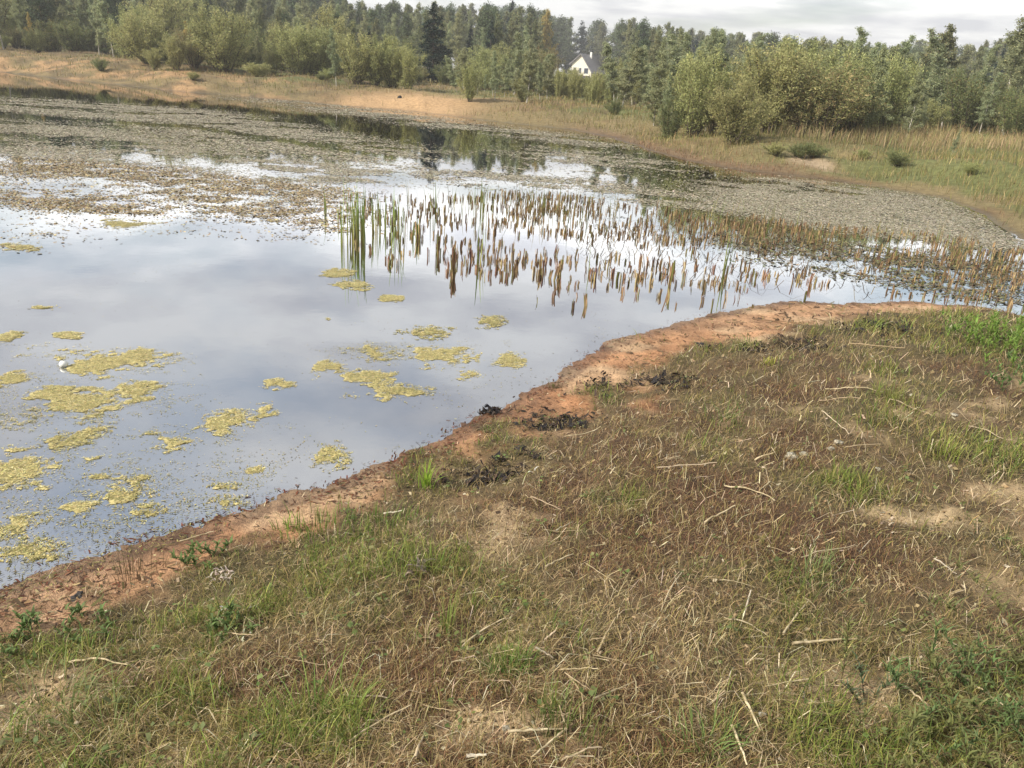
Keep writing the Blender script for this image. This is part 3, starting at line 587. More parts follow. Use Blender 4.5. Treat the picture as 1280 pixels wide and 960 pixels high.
# ------------------------------------------------------------------ cattails in the pond
def stub_mesh(seed, tall=0, brown=0.8, n=None, hgt=0.26, dark=False):
    g = np.random.default_rng(seed); n = n or g.integers(3, 8); V = []; Q = []; C = []; off = 0
    for k in range(n):
        a = g.uniform(0, 2*np.pi); r = g.uniform(0, 0.018); x, y = r*np.cos(a), r*np.sin(a)
        h = hgt*g.uniform(0.65, 1.1); w = g.uniform(0.006, 0.012); f = g.uniform(0, np.pi); ln = g.normal(0, 0.035, 2)
        lv = 4; base = np.array([0.36, 0.26, 0.11]) if g.random() < 0.5 else np.array([0.22, 0.19, 0.07]); top = (np.array([0.29, 0.175, 0.10]) if not dark else np.array([0.15, 0.085, 0.06]))*g.uniform(0.7, 1.35)
        if g.random() < 0.25: top = np.array([0.50, 0.36, 0.19])
        if g.random() > brown: top = np.array([0.20, 0.20, 0.06])
        for j in range(lv):
            t_ = j/(lv-1); z = -0.02+(h+0.02)*t_; ww = w/2*(1+0.1*np.sin(3*t_)); cx = x+ln[0]*z+g.normal(0, .001); cy = y+ln[1]*z
            fold = 0.35*w
            jag = g.normal(0, 0.012) if j == lv-1 else 0
            V += [(cx-np.cos(f)*ww, cy-np.sin(f)*ww, z+jag), (cx-np.sin(f)*fold, cy+np.cos(f)*fold, z-jag*0.6), (cx+np.cos(f)*ww, cy+np.sin(f)*ww, z+jag*0.4)]
            cc = base*(1-ss(0.15, 0.5, t_))+top*ss(0.15, 0.5, t_); cc = cc*(0.8 if j == lv-1 else 1); C += [np.clip(cc*1.15, 0, .8)]*3
        for j in range(lv-1):
            b = off+3*j; Q += [(b, b+1, b+4, b+3), (b+1, b+2, b+5, b+4)]
        off += 3*lv
    V = np.array(V); Q = np.array(Q); C = np.array(C)
    if tall:
        m_ = tall; p = np.stack([g.normal(0, 0.015, m_), g.normal(0, 0.015, m_), np.full(m_, -0.02)], -1)
        a, b, c = blades(p, g.uniform(0.35, 0.62, m_), g.uniform(0.007, 0.011, m_), np.abs(g.normal(0, 0.12, m_)), g.uniform(0, 6.28, m_), None, np.tile([[0.12, 0.15, 0.035]], (m_, 1)), np.tile([[0.12, 0.20, 0.05]], (m_, 1)), 5)
        Q = np.vstack([Q, b+len(V)]); V = np.vstack([V, a]); C = np.vstack([C, c])
    return V, Q, C
stub_protos = []
for k in range(16):
    V, Q, C = stub_mesh(100+k, tall=0, brown=0.85, hgt=0.070+0.009*(k % 7), dark=(k % 3 == 0)); stub_protos.append(mesh_np('cattail_stub', V, Q, None, M_stub, C))
REEDS = [(415, 262), (440, 244), (480, 245), (540, 248), (640, 240), (760, 250), (860, 262), (1000, 280), (1150, 292), (1280, 312), (1280, 388), (1180, 382), (1110, 368), (1060, 352), (1010, 362), (960, 350), (905, 388), (840, 380), (740, 372), (680, 362), (600, 345), (560, 348), (470, 330), (430, 300)]
xs, ys = poly_points(REEDS, 4600); s = shore(xs, ys); pp = project(np.stack([xs, ys, 0*xs], -1))
e = fbm(xs, ys, 0.9, 3, 101); e2 = fbm(xs, ys, 0.28, 2, 102)
dens = ss(0.40, 0.60, 0.5*e+0.5*e2)*(0.30+0.70*ss(450, 640, pp[:, 0]))
dens *= 1-0.55*np.exp(-((pp[:, 1]-385)/30)**2)
ok = (s < -0.08) & (rng.random(len(xs)) < dens)
pts = list(zip(xs[ok], ys[ok]))
# keep apart
kept = []
cellset = {}
for (x, y) in pts:
    kx, ky = int(x/0.085), int(y/0.085)
    if (kx, ky) in cellset: continue
    cellset[(kx, ky)] = 1; kept.append((x, y))
hand = [(835, 372), (845, 384), (878, 378), (890, 385), (733, 383), (716, 385), (691, 372), (673, 378), (722, 372), (940, 386), (560, 335), (566, 345), (570, 330), (550, 320), (945, 350), (1007, 372), (1035, 356)]
kept = [tuple(un(*p)[:2]) for p in hand]+kept
kept.sort(key=lambda p: p[0]**2+p[1]**2)
N_IND = 285
def stub_label(px, py, k):
    if py > 366: return 'short brown cattail stub at the shallow near edge of the reed bed'
    if px < 600: return 'brown cut cattail stub at the open left end of the reed bed'
    if px < 800: return 'rust brown cut cattail stub in the middle of the reed bed'
    if px < 1000: return 'dark brown cut cattail stub right of the middle of the reed bed'
    return 'dark cut cattail stub in the crowded right end of the reed bed'
print('stubs', len(kept))
far_parts = []
for k, (x, y) in enumerate(kept):
    me_ = stub_protos[rng.integers(0, 16)]; sc = rng.uniform(0.75, 1.25); rz = rng.uniform(0, 6.28)
    if k < N_IND:
        o_ = link('cattail_stub', me_, loc=(x, y, -0.02)); o_.rotation_euler = (rng.normal(0, 0.08), rng.normal(0, 0.08), rz); o_.scale = (sc*rng.uniform(.8, 1.2), sc*rng.uniform(.8, 1.2), sc*rng.uniform(.8, 1.2))
        pq = project((x, y, 0)); tag(o_, stub_label(pq[0], pq[1], k), 'cattail stub', 'cut cattail stubs standing in the pond')
    else:
        V, Q, C = stub_mesh(3000+k, n=5, brown=0.85, hgt=0.088*sc, dark=(k % 3 == 0)); V = V+np.array([x, y, -0.02]); far_parts.append((V, Q, C*rng.uniform(0.7, 1.3)))
# stray young green leaves among the stubs, and fallen leaves
xs, ys = poly_points([(430, 262), (640, 242), (900, 262), (1280, 310), (1280, 350), (900, 300), (640, 290), (450, 300)], 700)
e = fbm(xs, ys, 0.7, 2, 105); ok = e > 0.48; xs, ys = xs[ok], ys[ok]; n = len(xs)
far_parts.append(blades(np.stack([xs, ys, np.full(n, -0.02)], -1), rng.uniform(0.15, 0.42, n), 0.010, np.abs(rng.normal(0, 0.22, n)), rng.uniform(0, 6.28, n), None, vary([(0.16, 0.17, 0.05), (0.28, 0.2, 0.08)], n), vary([(0.15, 0.21, 0.06), (0.3, 0.22, 0.10)], n), 4))
xs, ys = poly_points([(700, 280), (900, 285), (1280, 330), (1280, 385), (1100, 362), (900, 350), (760, 340)], 420); n = len(xs)
far_parts.append(blades(np.stack([xs, ys, rng.uniform(0.004, 0.05, n)], -1), rng.uniform(0.10, 0.45, n), 0.009, rng.uniform(1.3, 1.6, n), rng.uniform(0, 6.28, n), None, vary([(0.10, 0.06, 0.03), (0.25, 0.17, 0.09)], n), vary([(0.12, 0.08, 0.04)], n), 4))
v, q_, c_ = join(far_parts)
tag(link('dead_reeds', mesh_np('dead_reeds', v, q_, None, M_stub, c_)), 'dense far rows of cut cattails with stray leaves in the pond', 'reeds', kind='stuff')

# green cattail plants, each a thing
CAT = [(408, 268, 40, 'lone thin green cattail left of the reed bed', 3), (421, 278, 26, 'short green cattail between the lone one and the tall clump', 2), (442, 305, 76, 'tallest green cattail clump at the left end of the reed bed', 20), (450, 300, 60, 'bright green cattail leaves behind the tallest clump', 14),
       (466, 290, 46, 'sparse green cattail right of the tallest clump', 5), (476, 285, 52, 'green cattail with brown leaves inside the left reed bed', 6), (495, 280, 44, 'green and brown cattail before the stub rows', 7), (497, 308, 50, 'lower brown-green cattail by the open water', 6), (543, 262, 34, 'young green cattail shoots behind the stubs', 5), (598, 256, 36, 'green cattail shoots at the far edge of the stubs', 7), (605, 268, 30, 'small green cattail inside the far stub rows', 4), (520, 300, 30, 'yellowing cattail before the middle stubs', 4), (680, 262, 24, 'faint green shoots over the middle stubs', 4),
       (735, 340, 46, 'slim green cattail standing in the middle water gap', 2), (600, 335, 50, 'slim green cattail right of the front brown clump', 3), (905, 345, 56, 'slim pale cattail leaf in the right water gap', 3)]
for (px, py, hpx, lab, nb) in CAT:
    c = un(px, py); d = np.linalg.norm(c-[0, 0, CZ]); hh = hpx*d/F*1.05; n = nb
    p = np.stack([rng.normal(0, 0.012+0.004*n, n), rng.normal(0, 0.03, n), np.full(n, -0.03)], -1)
    v, q_, c_ = blades(p, hh*rng.uniform(0.6, 1.05, n), rng.uniform(0.016, 0.024, n), np.abs(rng.normal(0, 0.10, n)), rng.uniform(0, 6.28, n), None, vary([(0.24, 0.24, 0.07), (0.30, 0.24, 0.08)], n), vary([(0.20, 0.33, 0.08), (0.25, 0.36, 0.10)], n), 6)
    o_ = link('green_cattail', mesh_np('green_cattail', v, q_, None, M_grass, c_), loc=(c[0], c[1], 0)); tag(o_, lab, 'cattail', 'green cattails in the pond')

# front brown clump of old cattail (fans of sheaths)
for (px, py, n, hh, lab) in [(566, 340, 20, .27, 'thick yellow-brown cattail clump at the front left of the bed'), (548, 318, 12, .24, 'smaller brown cattail clump behind the thick front one'), (524, 300, 9, .24, 'rusty cattail clump next to the green leaves'), (838, 356, 6, .30, 'leaning yellow-brown cattail clump in the right water gap'), (700, 345, 9, .18, 'wide rust brown cattail clump in the middle front row'), (675, 340, 6, .2, 'narrow brown cattail clump left of the wide rust one')]:
    c = un(px, py); V, Q, C = stub_mesh(px, n=n, hgt=hh, brown=0.75); V[:, 0] *= 1.7; V[:, 1] *= 1.7
    tag(link('cattail_clump', mesh_np('cattail_clump', V, Q, None, M_stub, C), loc=(c[0], c[1], -0.01)), lab, 'cattail clump', 'old cattail clumps')

# ------------------------------------------------------------------ distinct tufts on the near bank and beach
def tuft(name, px, py, n, hh, spread, c0, c1, lab, cat='grass tuft', lean=0.35, w=0.006, lv=5, mat=None, group='grass tufts on the near bank'):
    p0 = on_ground(px, py); n_ = n
    p = np.stack([rng.normal(0, spread, n_), rng.normal(0, spread, n_), np.zeros(n_)], -1)
    p[:, 2] = height(p[:, 0]+p0[0], p[:, 1]+p0[1])-H(p0[0], p0[1])-0.004
    az = np.arctan2(p[:, 1], p[:, 0])+rng.normal(0, 0.6, n_)
    v, q_, c_ = blades(p, hh*rng.uniform(0.5, 1.1, n_), w*rng.uniform(0.7, 1.2, n_), np.abs(rng.normal(lean, 0.25, n_)), az, None, vary([c0], n_, 0.15), vary([c1], n_, 0.15), lv)
    o_ = link(name, mesh_np(name, v, q_, None, mat or M_grass, c_), loc=(p0[0], p0[1], H(p0[0], p0[1]))); tag(o_, lab, cat, group)
G0, G1 = (0.14, 0.22, 0.04), (0.30, 0.42, 0.07)
tuft('grass_tuft', 533, 607, 46, 0.15, 0.016, (0.20, 0.30, 0.04), (0.34, 0.50, 0.06), 'vivid green grass clump alone on the orange sand')
tuft('grass_tuft', 576, 582, 50, 0.06, 0.020, (0.14, 0.12, 0.05), (0.22, 0.20, 0.09), 'grey-olive tuft on the sand right of the vivid clump', w=.003)
tuft('grass_tuft', 362, 660, 30, 0.07, 0.03, G0, G1, 'short green tuft at the sand edge left of the dark bank grass')
tuft('grass_tuft', 692, 484, 40, 0.07, 0.03, (0.11, 0.09, 0.045), (0.16, 0.15, 0.07), 'dark dry tuft on the red waterline', w=.003)
tuft('grass_tuft', 790, 466, 30, 0.07, 0.03, (0.11, 0.10, 0.045), (0.2, 0.18, 0.07), 'thin upright tuft on the sand near the bend', w=.003)
tuft('grass_tuft', 760, 500, 40, 0.06, 0.04, G0, (0.2, 0.28, 0.07), 'pale green sprout on the bare sand below the bend', w=.004)
tuft('grass_tuft', 958, 455, 40, 0.06, 0.03, (0.3, 0.34, 0.05), (0.5, 0.5, 0.08), 'bright yellow-green tuft by the black wet clods', w=.005)
tuft('grass_tuft', 632, 838, 240, 0.07, 0.040, (0.08, 0.15, 0.03), (0.14, 0.26, 0.05), 'fine bright green grass cushion in the lower middle', lean=.5, w=.0022)
tuft('grass_tuft', 700, 905, 90, 0.11, 0.05, (0.09, 0.13, 0.03), (0.18, 0.22, 0.06), 'green tuft behind the bent straw', w=.0032)
tuft('grass_tuft', 405, 665, 160, 0.10, 0.10, (0.10, 0.16, 0.03), (0.22, 0.30, 0.06), 'lush green grass clump on the edge above the sand', w=.004)
tuft('grass_tuft', 480, 655, 140, 0.09, 0.10, (0.09, 0.14, 0.03), (0.2, 0.28, 0.06), 'dark green grass fringe right of the lush clump', w=.004)
tuft('grass_tuft', 390, 905, 46, 0.19, 0.05, (0.12, 0.17, 0.04), (0.24, 0.32, 0.08), 'long arching green grass in the lower left centre', lean=.8, w=.0045)
tuft('grass_tuft', 60, 890, 70, 0.17, 0.07, (0.12, 0.16, 0.05), (0.30, 0.34, 0.14), 'pale arching grass tangle at the lower left', lean=1.0, w=.0038)
tuft('grass_tuft', 130, 930, 50, 0.17, 0.06, (0.12, 0.16, 0.05), (0.26, 0.30, 0.1), 'arching grass near the bottom left corner', lean=.9, w=.0038)
tuft('grass_tuft', 885, 945, 80, 0.12, 0.05, (0.10, 0.15, 0.04), (0.2, 0.28, 0.08), 'green tuft beside the two short sticks at the bottom', lean=.7, w=.0035)
tuft('grass_tuft', 1180, 570, 90, 0.13, 0.05, (0.16, 0.20, 0.04), (0.32, 0.34, 0.08), 'yellow-green tuft in the right middle of the bank', w=.004)
tuft('grass_tuft', 1112, 500, 70, 0.12, 0.05, (0.14, 0.16, 0.04), (0.28, 0.28, 0.08), 'olive tuft left of the leafy green patch', w=.004)
tuft('grass_tuft', 1060, 600, 70, 0.11, 0.05, (0.14, 0.18, 0.04), (0.26, 0.3, 0.08), 'olive-green tuft below the white stones', w=.0035)
tuft('grass_tuft', 905, 525, 90, 0.12, 0.08, (0.10, 0.15, 0.04), (0.2, 0.27, 0.07), 'soft green tuft left of the white stones', lean=.7, w=.004)
tuft('grass_tuft', 1020, 725, 70, 0.12, 0.05, (0.10, 0.14, 0.05), (0.22, 0.28, 0.1), 'bluish green tuft above the orange stick', lean=.6, w=.0035)
tuft('grass_tuft', 560, 790, 24, 0.16, 0.02, (0.13, 0.17, 0.04), (0.24, 0.32, 0.07), 'few upright green blades beside the broken stalk', w=.004)
tuft('grass_tuft', 165, 720, 60, 0.13, 0.05, (0.10, 0.07, 0.04), (0.16, 0.12, 0.06), 'dark dry upright sprigs on the sand edge at left', w=.0025, lean=.3)
# leafy green patch at the right edge: upright stems with pointed leaves
def leafy_plant(name, px, py, nst, hh, spread, lab, col=(0.14, 0.22, 0.05), leaf=(0.035, 0.010), lean=0.4, cat='leafy plant', group=None, per=16, az0=None, stemcol=(0.14, 0.13, 0.06), tip=1.25):
    p0 = on_ground(px, py); LV = []; SV = []
    for k in range(nst):
        b = rng.normal(0, spread, 2); h = hh*rng.uniform(0.6, 1.1); a = (az0 if az0 is not None else rng.uniform(0, 6.28))+rng.normal(0, .4); ln = abs(rng.normal(lean, 0.2))
        z0 = H(p0[0]+b[0], p0[1]+b[1])-H(p0[0], p0[1])
        ts = np.linspace(0, 1, 7)
        sx = b[0]+np.cos(a)*h*ts*np.sin(ln*(0.5+0.5*ts)); sy = b[1]+np.sin(a)*h*ts*np.sin(ln*(0.5+0.5*ts)); sz = z0-0.01+h*ts*np.cos(np.minimum(ln*(0.5+0.5*ts), 1.5))
        path = np.stack([sx, sy, sz], -1); SV.append(tube(path, np.linspace(0.0022, 0.0008, 7), 4, stemcol))
        m_ = int(per*h/0.3*1.0)+6; tt = np.sort(rng.uniform(0.12, 1, m_)); P = np.stack([np.interp(tt, ts, path[:, i]) for i in range(3)], -1)
        LV.append(blades(P, leaf[0]*rng.uniform(0.7, 1.2, m_), leaf[1], rng.uniform(0.6, 1.45, m_), np.arange(m_)*2.4+rng.normal(0, .3, m_), None, vary([col], m_, .18), vary([tuple(c*tip for c in col)], m_, .15), 4))
    root = empty(name, (p0[0], p0[1], H(p0[0], p0[1]))); tag(root, lab, cat, group)
    v, q_, c_ = join(SV); link('stem', mesh_np('stem', v, q_, None, M_dry, c_), root)
    v, q_, c_ = join(LV); link('foliage', mesh_np('foliage', v, q_, None, M_grass, c_), root)
    return root
def tube(path, rad, sides=5, col=(0.2, 0.15, 0.1)):
    path = np.asarray(path, float); n = len(path); rad = np.broadcast_to(rad, n)
    t_ = np.gradient(path, axis=0); t_ /= np.linalg.norm(t_, axis=1)[:, None]+1e-9
    ref = np.where(np.abs(t_[:, 2:3]) > 0.9, np.array([[1., 0, 0]]), np.array([[0, 0, 1.]]))
    u = np.cross(t_, ref); u /= np.linalg.norm(u, axis=1)[:, None]+1e-9; w = np.cross(t_, u)
    a = np.arange(sides)/sides*2*np.pi
    V = path[:, None, :]+rad[:, None, None]*(np.cos(a)[None, :, None]*u[:, None, :]+np.sin(a)[None, :, None]*w[:, None, :])
    Q = []
    for i in range(n-1):
        for k in range(sides): Q.append((i*sides+k, i*sides+(k+1) % sides, (i+1)*sides+(k+1) % sides, (i+1)*sides+k))
    if sides == 4: Q.append((3, 2, 1, 0)); Q.append(tuple((n-1)*4+k for k in range(4)))
    return V.reshape(-1, 3), np.array(Q), np.tile(np.array(col)[None], (n*sides, 1))
leafy_plant('leafy_weed', 1250, 440, 26, 0.30, 0.16, 'tall bright green leafy weed at the right edge by the water', (0.17, 0.26, 0.05), (0.06, 0.012), group='leafy weeds')
leafy_plant('leafy_weed', 1215, 425, 20, 0.22, 0.14, 'lower bright green leafy weed left of the tall one at the right edge', (0.16, 0.25, 0.05), (0.055, 0.012), group='leafy weeds')
leafy_plant('leafy_weed', 1275, 490, 14, 0.26, 0.10, 'darker green leafy weed below the tall bright ones', (0.10, 0.17, 0.05), (0.05, 0.010), group='leafy weeds')
leafy_plant('buckthorn_sprig', 1290, 850, 3, 0.42, 0.02, 'arching sprig with narrow blue-green leaves reaching in at right', (0.16, 0.165, 0.06), (0.055, 0.006), lean=1.1, az0=2.6, per=48, cat='shrub sprig', group='narrow-leaved sprigs', stemcol=(0.10, 0.07, 0.04))
leafy_plant('buckthorn_sprig', 1300, 745, 2, 0.30, 0.02, 'upper small sprig of narrow leaves at the right edge', (0.16, 0.165, 0.06), (0.04, 0.005), lean=0.9, az0=2.8, per=44, cat='shrub sprig', group='narrow-leaved sprigs', stemcol=(0.10, 0.07, 0.04))
leafy_plant('buckthorn_sprig', 1165, 945, 20, 0.20, 0.10, 'bushy grey-green narrow-leaved shrub in the bottom right corner', (0.16, 0.17, 0.06), (0.045, 0.006), lean=0.7, per=44, cat='shrub sprig', group='narrow-leaved sprigs', stemcol=(0.10, 0.07, 0.04))
leafy_plant('buckthorn_sprig', 1245, 915, 24, 0.22, 0.11, 'dense green narrow-leaved shrub right of the bushy grey-green one', (0.12, 0.17, 0.06), (0.045, 0.006), lean=0.7, per=44, cat='shrub sprig', group='narrow-leaved sprigs', stemcol=(0.10, 0.07, 0.04))
leafy_plant('buckthorn_sprig', 1085, 880, 3, 0.14, 0.02, 'little grey-green sprig beside the pale bare soil', (0.09, 0.12, 0.06), (0.035, 0.006), lean=0.6, per=44, cat='shrub sprig', group='narrow-leaved sprigs', stemcol=(0.10, 0.07, 0.04))
for (px, py, lab) in [(115, 790, 'broad-leaved weed at the left above the sand edge'), (20, 800, 'dark green broad-leaved weed at the left picture edge'), (245, 700, 'green broad-leaved weed left of the white shreds'), (295, 790, 'broad-leaved weed carrying white petals')]:
    leafy_plant('leafy_weed', px, py, 9, 0.10, 0.05, lab, (0.12, 0.17, 0.055), (0.035, 0.012), per=18, lean=.7, group='leafy weeds')

# ------------------------------------------------------------------ dry stalks lying on the bank
def stalk(px0, py0, px1, py1, rad=0.0035, col=(0.55, 0.45, 0.30), bend=0.0, lab=None, lift=0.012, kink=None):
    a = on_ground(px0, py0); b = on_ground(px1, py1); n = 9; ts = np.linspace(0, 1, n)
    P = a[None, :]*(1-ts[:, None])+b[None, :]*ts[:, None]
    d = b-a; nrm = np.array([-d[1], d[0], 0]); P = P+nrm[None, :]*(bend*np.sin(np.pi*ts))[:, None]
    hz = height(P[:, 0], P[:, 1]); P[:, 2] = np.maximum(hz, np.interp(ts, [0, 1], [hz[0], hz[-1]]))+lift*(1-0.6*ts if rng.random() < .5 else .4+.6*ts)+rng.uniform(-.002, .003, n); P[:, :2] += np.cumsum(rng.normal(0, .0006, (n, 2)), 0)
    v, q_, c_ = tube(P-a, rad*(1-0.45*ts), 6, col)
    v[:, 2] *= 1.0
    c_ = np.clip(c_*(1+rng.normal(0, 0.10, (len(c_), 1))), 0, .9)
    o_ = link('dry_stalk', mesh_np('dry_stalk', v, q_, None, M_stalk if lab and max(col) > .5 else M_dry, c_, smooth=True), loc=tuple(a))
    tag(o_, lab or 'thin bleached reed stalk lying loose in the near grass', 'dry stalk', 'dry reed stalks lying on the near bank')
ST = [(988, 815, 1069, 802, .006, (0.62, 0.42, 0.15), 0.02, 'thick orange-yellow stick lying on bare soil at lower right'), (976, 802, 1010, 755, .0045, (0.58, 0.48, 0.34), 0, 'pale straight stalk leaning up from the orange stick'),
 (925, 877, 948, 919, .0055, (0.52, 0.43, 0.30), 0, 'short thick pale stick right of the green tuft at bottom'), (912, 918, 932, 962, .005, (0.50, 0.42, 0.28), 0, 'pale stick running off the bottom edge'), (1196, 845, 1262, 902, .004, (0.48, 0.38, 0.24), 0, 'thin straight straw leading into the bottom right shrub'),
 (86, 831, 162, 840, .0045, (0.62, 0.54, 0.38), 0.03, 'cream straw lying flat at the lower left'), (880, 657, 917, 641, .006, (0.60, 0.50, 0.36), 0, 'cream stick in the rust grass right of centre'), (576, 814, 632, 783, .005, (0.50, 0.42, 0.32), 0.05, 'broken grey-white stalk in the lower middle'),
 (590, 803, 640, 778, .003, (0.42, 0.32, 0.22), -0.05, None), (634, 926, 708, 915, .0045, (0.55, 0.45, 0.28), 0, 'straw forming the upper arm of the bent pair at the bottom'), (708, 916, 662, 958, .0045, (0.52, 0.43, 0.28), 0, 'straw forming the lower arm of the bent pair at the bottom'),
 (710, 850, 727, 910, .0035, (0.45, 0.34, 0.2), 0.08, 'curved stalk standing on end above the bent pair'), (740, 884, 792, 856, .004, (0.55, 0.45, 0.3), 0, 'pale straw pointing up right in the lower centre'), (437, 932, 513, 893, .004, (0.48, 0.38, 0.22), 0.04, 'yellow-brown stalk in the lower left centre'),
 (425, 873, 485, 883, .0035, (0.35, 0.28, 0.2), 0, None), (680, 718, 716, 696, .0055, (0.55, 0.47, 0.36), 0.02, 'grey-white stalk just below the picture centre'), (694, 672, 716, 655, .004, (0.6, 0.52, 0.38), 0, None), (905, 610, 968, 634, .0045, (0.6, 0.5, 0.36), 0.02, 'pale straw above the cream stick'),
 (1030, 492, 1098, 493, .0045, (0.55, 0.42, 0.26), 0.02, 'pinkish straw lying level in the upper right grass'), (1026, 520, 1060, 545, .004, (0.58, 0.48, 0.34), -.03, None), (1022, 503, 1075, 504, .004, (0.48, 0.36, 0.24), 0, None), (1110, 505, 1165, 522, .004, (0.5, 0.4, 0.26), 0, None), (1210, 535, 1252, 556, .0045, (0.5, 0.4, 0.28), 0, None), (1226, 560, 1250, 550, .004, (0.6, 0.52, 0.38), 0, None),
 (1055, 566, 1100, 558, .004, (0.45, 0.35, 0.22), 0.03, None), (820, 588, 895, 586, .004, (0.5, 0.4, 0.28), 0.01, None), (943, 578, 965, 574, .006, (0.6, 0.55, 0.4), 0, 'short green-white piece of stalk left of the stones'), (1120, 865, 1162, 887, .0045, (0.55, 0.45, 0.3), 0, None), (1105, 838, 1138, 826, .0035, (0.45, 0.36, 0.24), 0, None), (1095, 846, 1101, 833, .005, (0.55, 0.42, 0.26), 0, None),
 (903, 782, 960, 800, .003, (0.5, 0.42, 0.28), .05, None), (928, 775, 937, 748, .0045, (0.6, 0.52, 0.4), 0, None), (1001, 700, 1066, 690, .003, (0.4, 0.33, 0.22), 0, None), (1165, 708, 1196, 722, .004, (0.6, 0.52, 0.4), 0, None), (830, 756, 852, 722, .0035, (0.5, 0.42, 0.28), .03, None), (746, 820, 768, 782, .005, (0.42, 0.33, 0.2), 0, None), (680, 804, 694, 798, .005, (0.5, 0.4, 0.28), 0, None), (668, 820, 690, 826, .0045, (0.55, 0.46, 0.34), 0, None),
 (519, 958, 530, 925, .005, (0.5, 0.4, 0.26), 0, None), (583, 950, 607, 955, .006, (0.6, 0.54, 0.42), 0, None), (700, 955, 750, 945, .004, (0.45, 0.36, 0.24), 0, None), (225, 680, 268, 672, .0045, (0.62, 0.55, 0.38), 0, 'cream stick lying on the orange sand at left'), (480, 645, 502, 646, .005, (0.6, 0.55, 0.42), 0, None), (663, 628, 702, 640, .004, (0.4, 0.3, 0.2), 0, None), (1000, 520, 1026, 500, .004, (.14, .1, .06), 0, None),
 (940, 403, 1000, 402, .006, (.3, .2, .12), 0, None), (1060, 435, 1130, 437, .007, (.4, .3, .18), 0, None), (750, 540, 705, 548, .005, (.5, .42, .26), .1, 'yellow stalk beside the black clods on the beach')]
for (a, b, c, d, rad, col, bend, lab) in ST: stalk(a, b, c, d, rad*0.85, tuple(q*1.05 for q in col), bend, lab, lift=0.032)
k = 0
while k < 190:
    px, py = rng.uniform(20, 1270), rng.uniform(500, 955); p = on_ground(px, py)
    if shore([p[0]], [p[1]])[0] < 0.7: continue
    if px < 600 and rng.random() < 0.5: continue
    a = rng.uniform(0, np.pi); l = rng.uniform(8, 55)*(py/800)
    stalk(px, py, px+l*np.cos(a), py+l*np.sin(a)*0.7, rng.uniform(.0008, .0022), tuple(np.array([0.46, 0.36, 0.22])*rng.uniform(.55, 1.2)), rng.normal(0, .03), 'thin bleached reed stalk lying loose in the near grass', lift=rng.uniform(.01, .045)); k += 1

# ------------------------------------------------------------------ stones, clods, litter
def rock(name, px, py, size, mat, lab, cat, flat=0.6, seed=0, group=None, z=None, jag=0.35, loc=None):
    import bmesh
    bm = bmesh.new(); bmesh.ops.create_icosphere(bm, subdivisions=3, radius=1)
    g = np.random.default_rng(seed+11); off = g.uniform(0, 50, 3)
    for v in bm.verts:
        p = v.co; d = 1+jag*(float(fbm(np.array([p.x*1.3+p.z*0.7+off[0]]), np.array([p.y*1.3-p.z*0.6+off[1]]), 0.9, 3, seed)[0])-0.5)*2
        v.co = Vector((p.x*d*size, p.y*d*size*g.uniform(.97, 1.03)*0.8, p.z*d*size*flat))
    me_ = bpy.data.meshes.new(name); bm.to_mesh(me_); bm.free(); me_.materials.append(mat)
    for pl in me_.polygons: pl.use_smooth = True
    p0 = loc if loc is not None else on_ground(px, py)
    zz = H(p0[0], p0[1]) if z is None else z
    o_ = link(name, me_, loc=(p0[0], p0[1], zz+size*flat*0.25)); o_.rotation_euler[2] = g.uniform(0, 6); tag(o_, lab, cat, group); return o_
M_white_stone = plain_mat('pale_stone', (0.40, 0.37, 0.29), 0.9, 0.5, 90, 1.0)
M_grey_stone = plain_mat('grey_stone', (0.36, 0.35, 0.32), 0.8, 0.3, 60, 0.5)
M_black = plain_mat('wet_black_mud', (0.030, 0.026, 0.024), 0.7, 0.5, 60, 1.0, 0.3)
M_foam = plain_mat('white_foam', (0.72, 0.72, 0.68), 0.5, 0.08, 10)
rock('stone', 989, 572, 0.030, M_white_stone, 'rough white stone in the grass, largest of the pale ones', 'stone', seed=1, jag=.9, group='pale stones')
rock('stone', 1004, 568, 0.018, M_white_stone, 'small pale stone touching the rough white one', 'stone', seed=2, jag=.9, group='pale stones')
rock('stone', 1048, 554, 0.022, M_white_stone, 'pale beige stone right of the rough white one', 'stone', seed=3, jag=.9, group='pale stones')
rock('stone', 1038, 562, 0.018, M_white_stone, 'low pale stone just left of the beige one', 'stone', seed=4, jag=.9, group='pale stones')
rock('stone', 411, 938, 0.020, M_grey_stone, 'light grey stone near the bottom edge left of centre', 'stone', seed=5, jag=.9, group='pale stones', flat=.5)
rock('stone', 634, 912, 0.013, M_white_stone, 'crumbly white lump in the green tuft at bottom', 'stone', seed=6, jag=.9, group='pale stones')
rock('stone', 1003, 868, 0.012, M_white_stone, 'whitish lump below the orange stick', 'stone', seed=7, jag=.9, group='pale stones')
rock('stone', 952, 893, 0.010, M_grey_stone, 'small grey pebble right of the short thick stick', 'stone', seed=8, jag=.9, group='pale stones')
rock('stone', 1193, 519, 0.020, M_white_stone, 'pale flat stone in the far right grass', 'stone', seed=9, jag=.9, group='pale stones', flat=.4)
rock('stone', 1098, 587, 0.016, M_white_stone, 'flat beige stone below the pale stones', 'stone', seed=10, jag=.9, group='pale stones', flat=.4)
